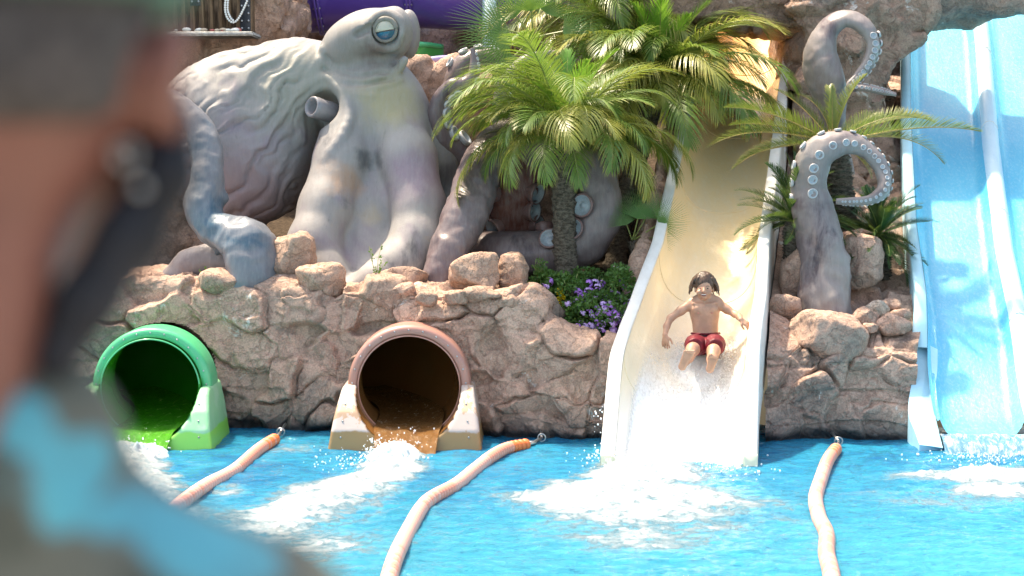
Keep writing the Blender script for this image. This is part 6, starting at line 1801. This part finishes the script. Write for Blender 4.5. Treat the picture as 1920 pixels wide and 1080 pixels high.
def man():
    Y = -14.95; g = lambda px, py, dy=0.0: np.array(P(px, py, Y + dy))
    base = (-.30, Y, 1.225)
    root = tag(empty('person', base), 'man seen from behind with cap, black face mask and camouflage shirt', 'person')
    M_S = skin('man_skin', (.17, .068, .054), .5, .1)
    cx = -.302
    v = Vol((cx - .16, Y - .16, 2.55), (cx + .17, Y + .20, 3.02), .008)
    v.ell((cx, Y + .015, 2.872), (.079, .100, .112)); v.ell((cx, Y + .065, 2.80), (.060, .060, .085), None, .03)
    v.ell((cx, Y + .085, 2.755), (.045, .045, .035), None, .02); v.chain([(cx, Y + .12, 2.86), (cx, Y + .135, 2.825)], [.008, .015], .01)
    v.chain([(cx - .025, Y - .01, 2.80), (cx - .055, Y - .015, 2.62)], [.060, .060], .03)
    for sg in (-1, 1):
        c = np.array([cx + sg * .088, Y + .005, 2.842])
        v.ell(c, (.015, .024, .038), Matrix.Rotation(R(sg * 14), 3, 'Y'), .01); v.ell(c + [sg * .006, .002, -.026], (.008, .012, .014), None, .008)
        v.ell(c + [sg * .012, .006, .004], (.006, .010, .018), None, .006, True)
    V, F = v.mesh(); obj('head', V, F, [M_S], root)
    for sg in (-1, 1):
        s = MB(); s.ball((cx + sg * .028, Y + .108, 2.868), .012, 10, 8); s.build('eye', [M_EYEW], root)
    # short grey hair at the back
    h = Vol((cx - .12, Y - .13, 2.74), (cx + .12, Y + .13, 3.01), .009)
    h.ell((cx, Y + .004, 2.862), (.0835, .104, .122)); h.ell((cx, Y + .12, 2.83), (.10, .10, .11), None, .01, True); h.ell((cx + .10, Y + .03, 2.81), (.060, .075, .075), None, .01, True); h.ell((cx - .10, Y + .03, 2.81), (.060, .075, .075), None, .01, True); h.ell((cx, Y, 2.755), (.20, .20, .062), None, .015, True)
    V, F = h.mesh(); V = V + normals(V, F) * (.003 * fbm(V * 90, 3, 3))[:, None]; obj('hair', V, F, [simple('grey_short_hair', (.050, .046, .047), .7, .3, .4, 90)], root)
    # cap with its peak towards the pool
    M_CAP = simple('green_cap_cloth', (.07, .15, .125), .85, .2, .3, 9, .003, 200)
    c = Vol((cx - .13, Y - .14, 2.86), (cx + .13, Y + .26, 3.04), .008)
    c.ell((cx, Y + .012, 2.905), (.094, .114, .105)); c.D = np.maximum(c.D, (2.893 - c.ax[2][None, None, :]) + 0 * c.D)
    c.ell((cx, Y + .16, 2.895), (.070, .085, .007), Matrix.Rotation(R(-10), 3, 'X'), .01)
    V, F = c.mesh(); obj('cap', V, F, [M_CAP], root)
    s = MB(); s.tube([(cx + .0955 * math.cos(a), Y + .012 + .1155 * math.sin(a), 2.897) for a in np.linspace(0, 2 * PI, 40)], .009, 6, caps=False); s.build('cap_band', [M_CAP], root)
    # mask and its wide strap
    M_MASK = simple('black_mask_cloth', (.012, .014, .020), .7, .3, .3, 30)
    k = Vol((cx - .12, Y - .10, 2.60), (cx + .14, Y + .19, 2.88), .008)
    k.ell((cx - .01, Y + .078, 2.785), (.058, .062, .062))
    k.chain([g(335, 225, .02), g(312, 330, .01), g(240, 450, .0), g(165, 560, -.01), g(105, 680, -.02)], [.009, .016, .019, .017, .014], .02)
    k.chain([(cx - .08, Y + .02, 2.82), (cx - .07, Y + .05, 2.76), (cx - .03, Y + .07, 2.74)], [.012, .02, .02], .02)
    k.chain([(cx + .086, Y + .03, 2.82), (cx + .065, Y + .06, 2.76)], [.012, .02], .02)
    V, F = k.mesh(); obj('face_mask', V, F, [M_MASK], root)
    for (a, b, r_) in ((225, 300, .0035), (262, 350, .0045)):
        q = g(a, b, -.045); s = MB(); s.ball(q, r_ * .8, 14, 10); s.build('earring', [M_METAL], root)
    s = MB(); q = g(235, 290, -.03); s.tube([q + np.array([.006 * math.cos(t), 0, .006 * math.sin(t)]) for t in np.linspace(0, 2 * PI, 20)], .0014, 6, caps=False); s.build('earring', [M_METAL], root)
    # shirt
    t = Vol((cx - .34, Y - .22, 1.98), (cx + .36, Y + .24, 2.74), .012)
    t.ell((cx - .01, Y, 2.33), (.165, .115, .25)); t.ell((cx, Y, 2.14), (.160, .115, .22), None, .06)
    for sg in (-1, 1):
        q = [g(0, 800), g(89, 958), g(238, 1114), g(365, 1172), g(480, 1225)]; q = [np.array([cx + sg * (e[0] - cx), e[1], e[2]]) for e in q]
        t.chain(q, [.043, .049, .060, .060, .062], .03)
        t.chain([q[4], (cx + sg * .19, Y + .01, 2.33), (cx + sg * .205, Y + .03, 2.21)], [.066, .060, .058], .03)
    t.D = np.maximum(t.D, (2.02 - t.ax[2][None, None, :]) + 0 * t.D)
    V, F = t.mesh(); V = V + normals(V, F) * (.008 * fbm(V * 9, 4, 4))[:, None]
    n = N('camouflage_cloth'); 
    f1 = n.noise(9, 3, .5, dist=.6); cc = n.mix(n.ramp(f1, .50, .54), (.12, .125, .105), (.08, .088, .075))
    f2 = n.noise(6.5, 3, .5, vec=n.scale((1, 1, 1.6)), dist=.8)
    def blob(p, rx, amt, c):
        vv = n.new("ShaderNodeVectorMath", operation='DISTANCE'); n.set(vv.inputs[0], n.co()); vv.inputs[1].default_value = tuple(p)
        d = n.math('ADD', vv.outputs['Value'], n.math('MULTIPLY', n.math('SUBTRACT', n.noise(14, 3), .5), .05)); return n.mix(n.ramp(d, rx, rx * .75, 0, amt), c, (.085, .36, .44))
    for (a, b, rx, am) in [(60, 790, .024, .9), (130, 880, .026, .9), (40, 940, .030, 1), (110, 960, .030, 1), (190, 995, .026, .9), (350, 1010, .034, .8), (430, 1045, .036, .8), (270, 960, .026, .6)]:
        cc = blob(g(a, b, -.03), rx * 1.0, am, cc)
    cc = n.mix(n.ramp(f2, .56, .60, 0, .75), cc, (.20, .20, .17))
    cc = n.mix(n.ramp(n.noise(8, 3, .5, vec=n.scale((1.3, 1, .8)), dist=1.0), .60, .64, 0, .7), cc, (.045, .05, .04))
    n.fin(cc, .85, n.bump(n.noise(300, 2), .4, .001), .2)
    obj('shirt', V, F, [n.m], root)
    # forearms, trousers, shoes
    a = Vol((cx - .36, Y - .15, 1.75), (cx + .36, Y + .35, 2.32), .011)
    for sg in (-1, 1):
        a.chain([(cx + sg * .205, Y + .03, 2.24), (cx + sg * .21, Y + .05, 2.17), (cx + sg * .20, Y + .24, 2.06)], [.045, .042, .028], .02)
        w_ = np.array([cx + sg * .20, Y + .24, 2.06])
        for i in range(4): a.chain([w_, w_ + [-sg * .01 + (i - 1.5) * .02, .08, -.01], w_ + [-sg * .02 + (i - 1.5) * .021, .14, -.035]], [.018, .013, .009], .01)
        a.chain([w_, w_ + [-sg * .04, .05, .01], w_ + [-sg * .05, .09, .0]], [.016, .012, .010], .01)
    V, F = a.mesh(); obj('forearm', V, F, [M_S], root)
    l = Vol((cx - .26, Y - .20, 1.20), (cx + .26, Y + .22, 2.16), .014)
    l.ell((cx, Y, 2.04), (.165, .12, .12))
    for sg in (-1, 1): l.chain([(cx + sg * .085, Y, 1.99), (cx + sg * .095, Y + .01, 1.66), (cx + sg * .10, Y - .01, 1.30)], [.095, .072, .060], .03)
    V, F = l.mesh(); obj('trousers', V, F, [simple('dark_trousers', (.05, .055, .06), .85)], root)
    for sg in (-1, 1):
        s = MB(); s.ball((cx + sg * .10, Y + .05, 1.262), (.052, .14, .038), 18, 12); s.build('shoe', [M_BLACK], root)
man()
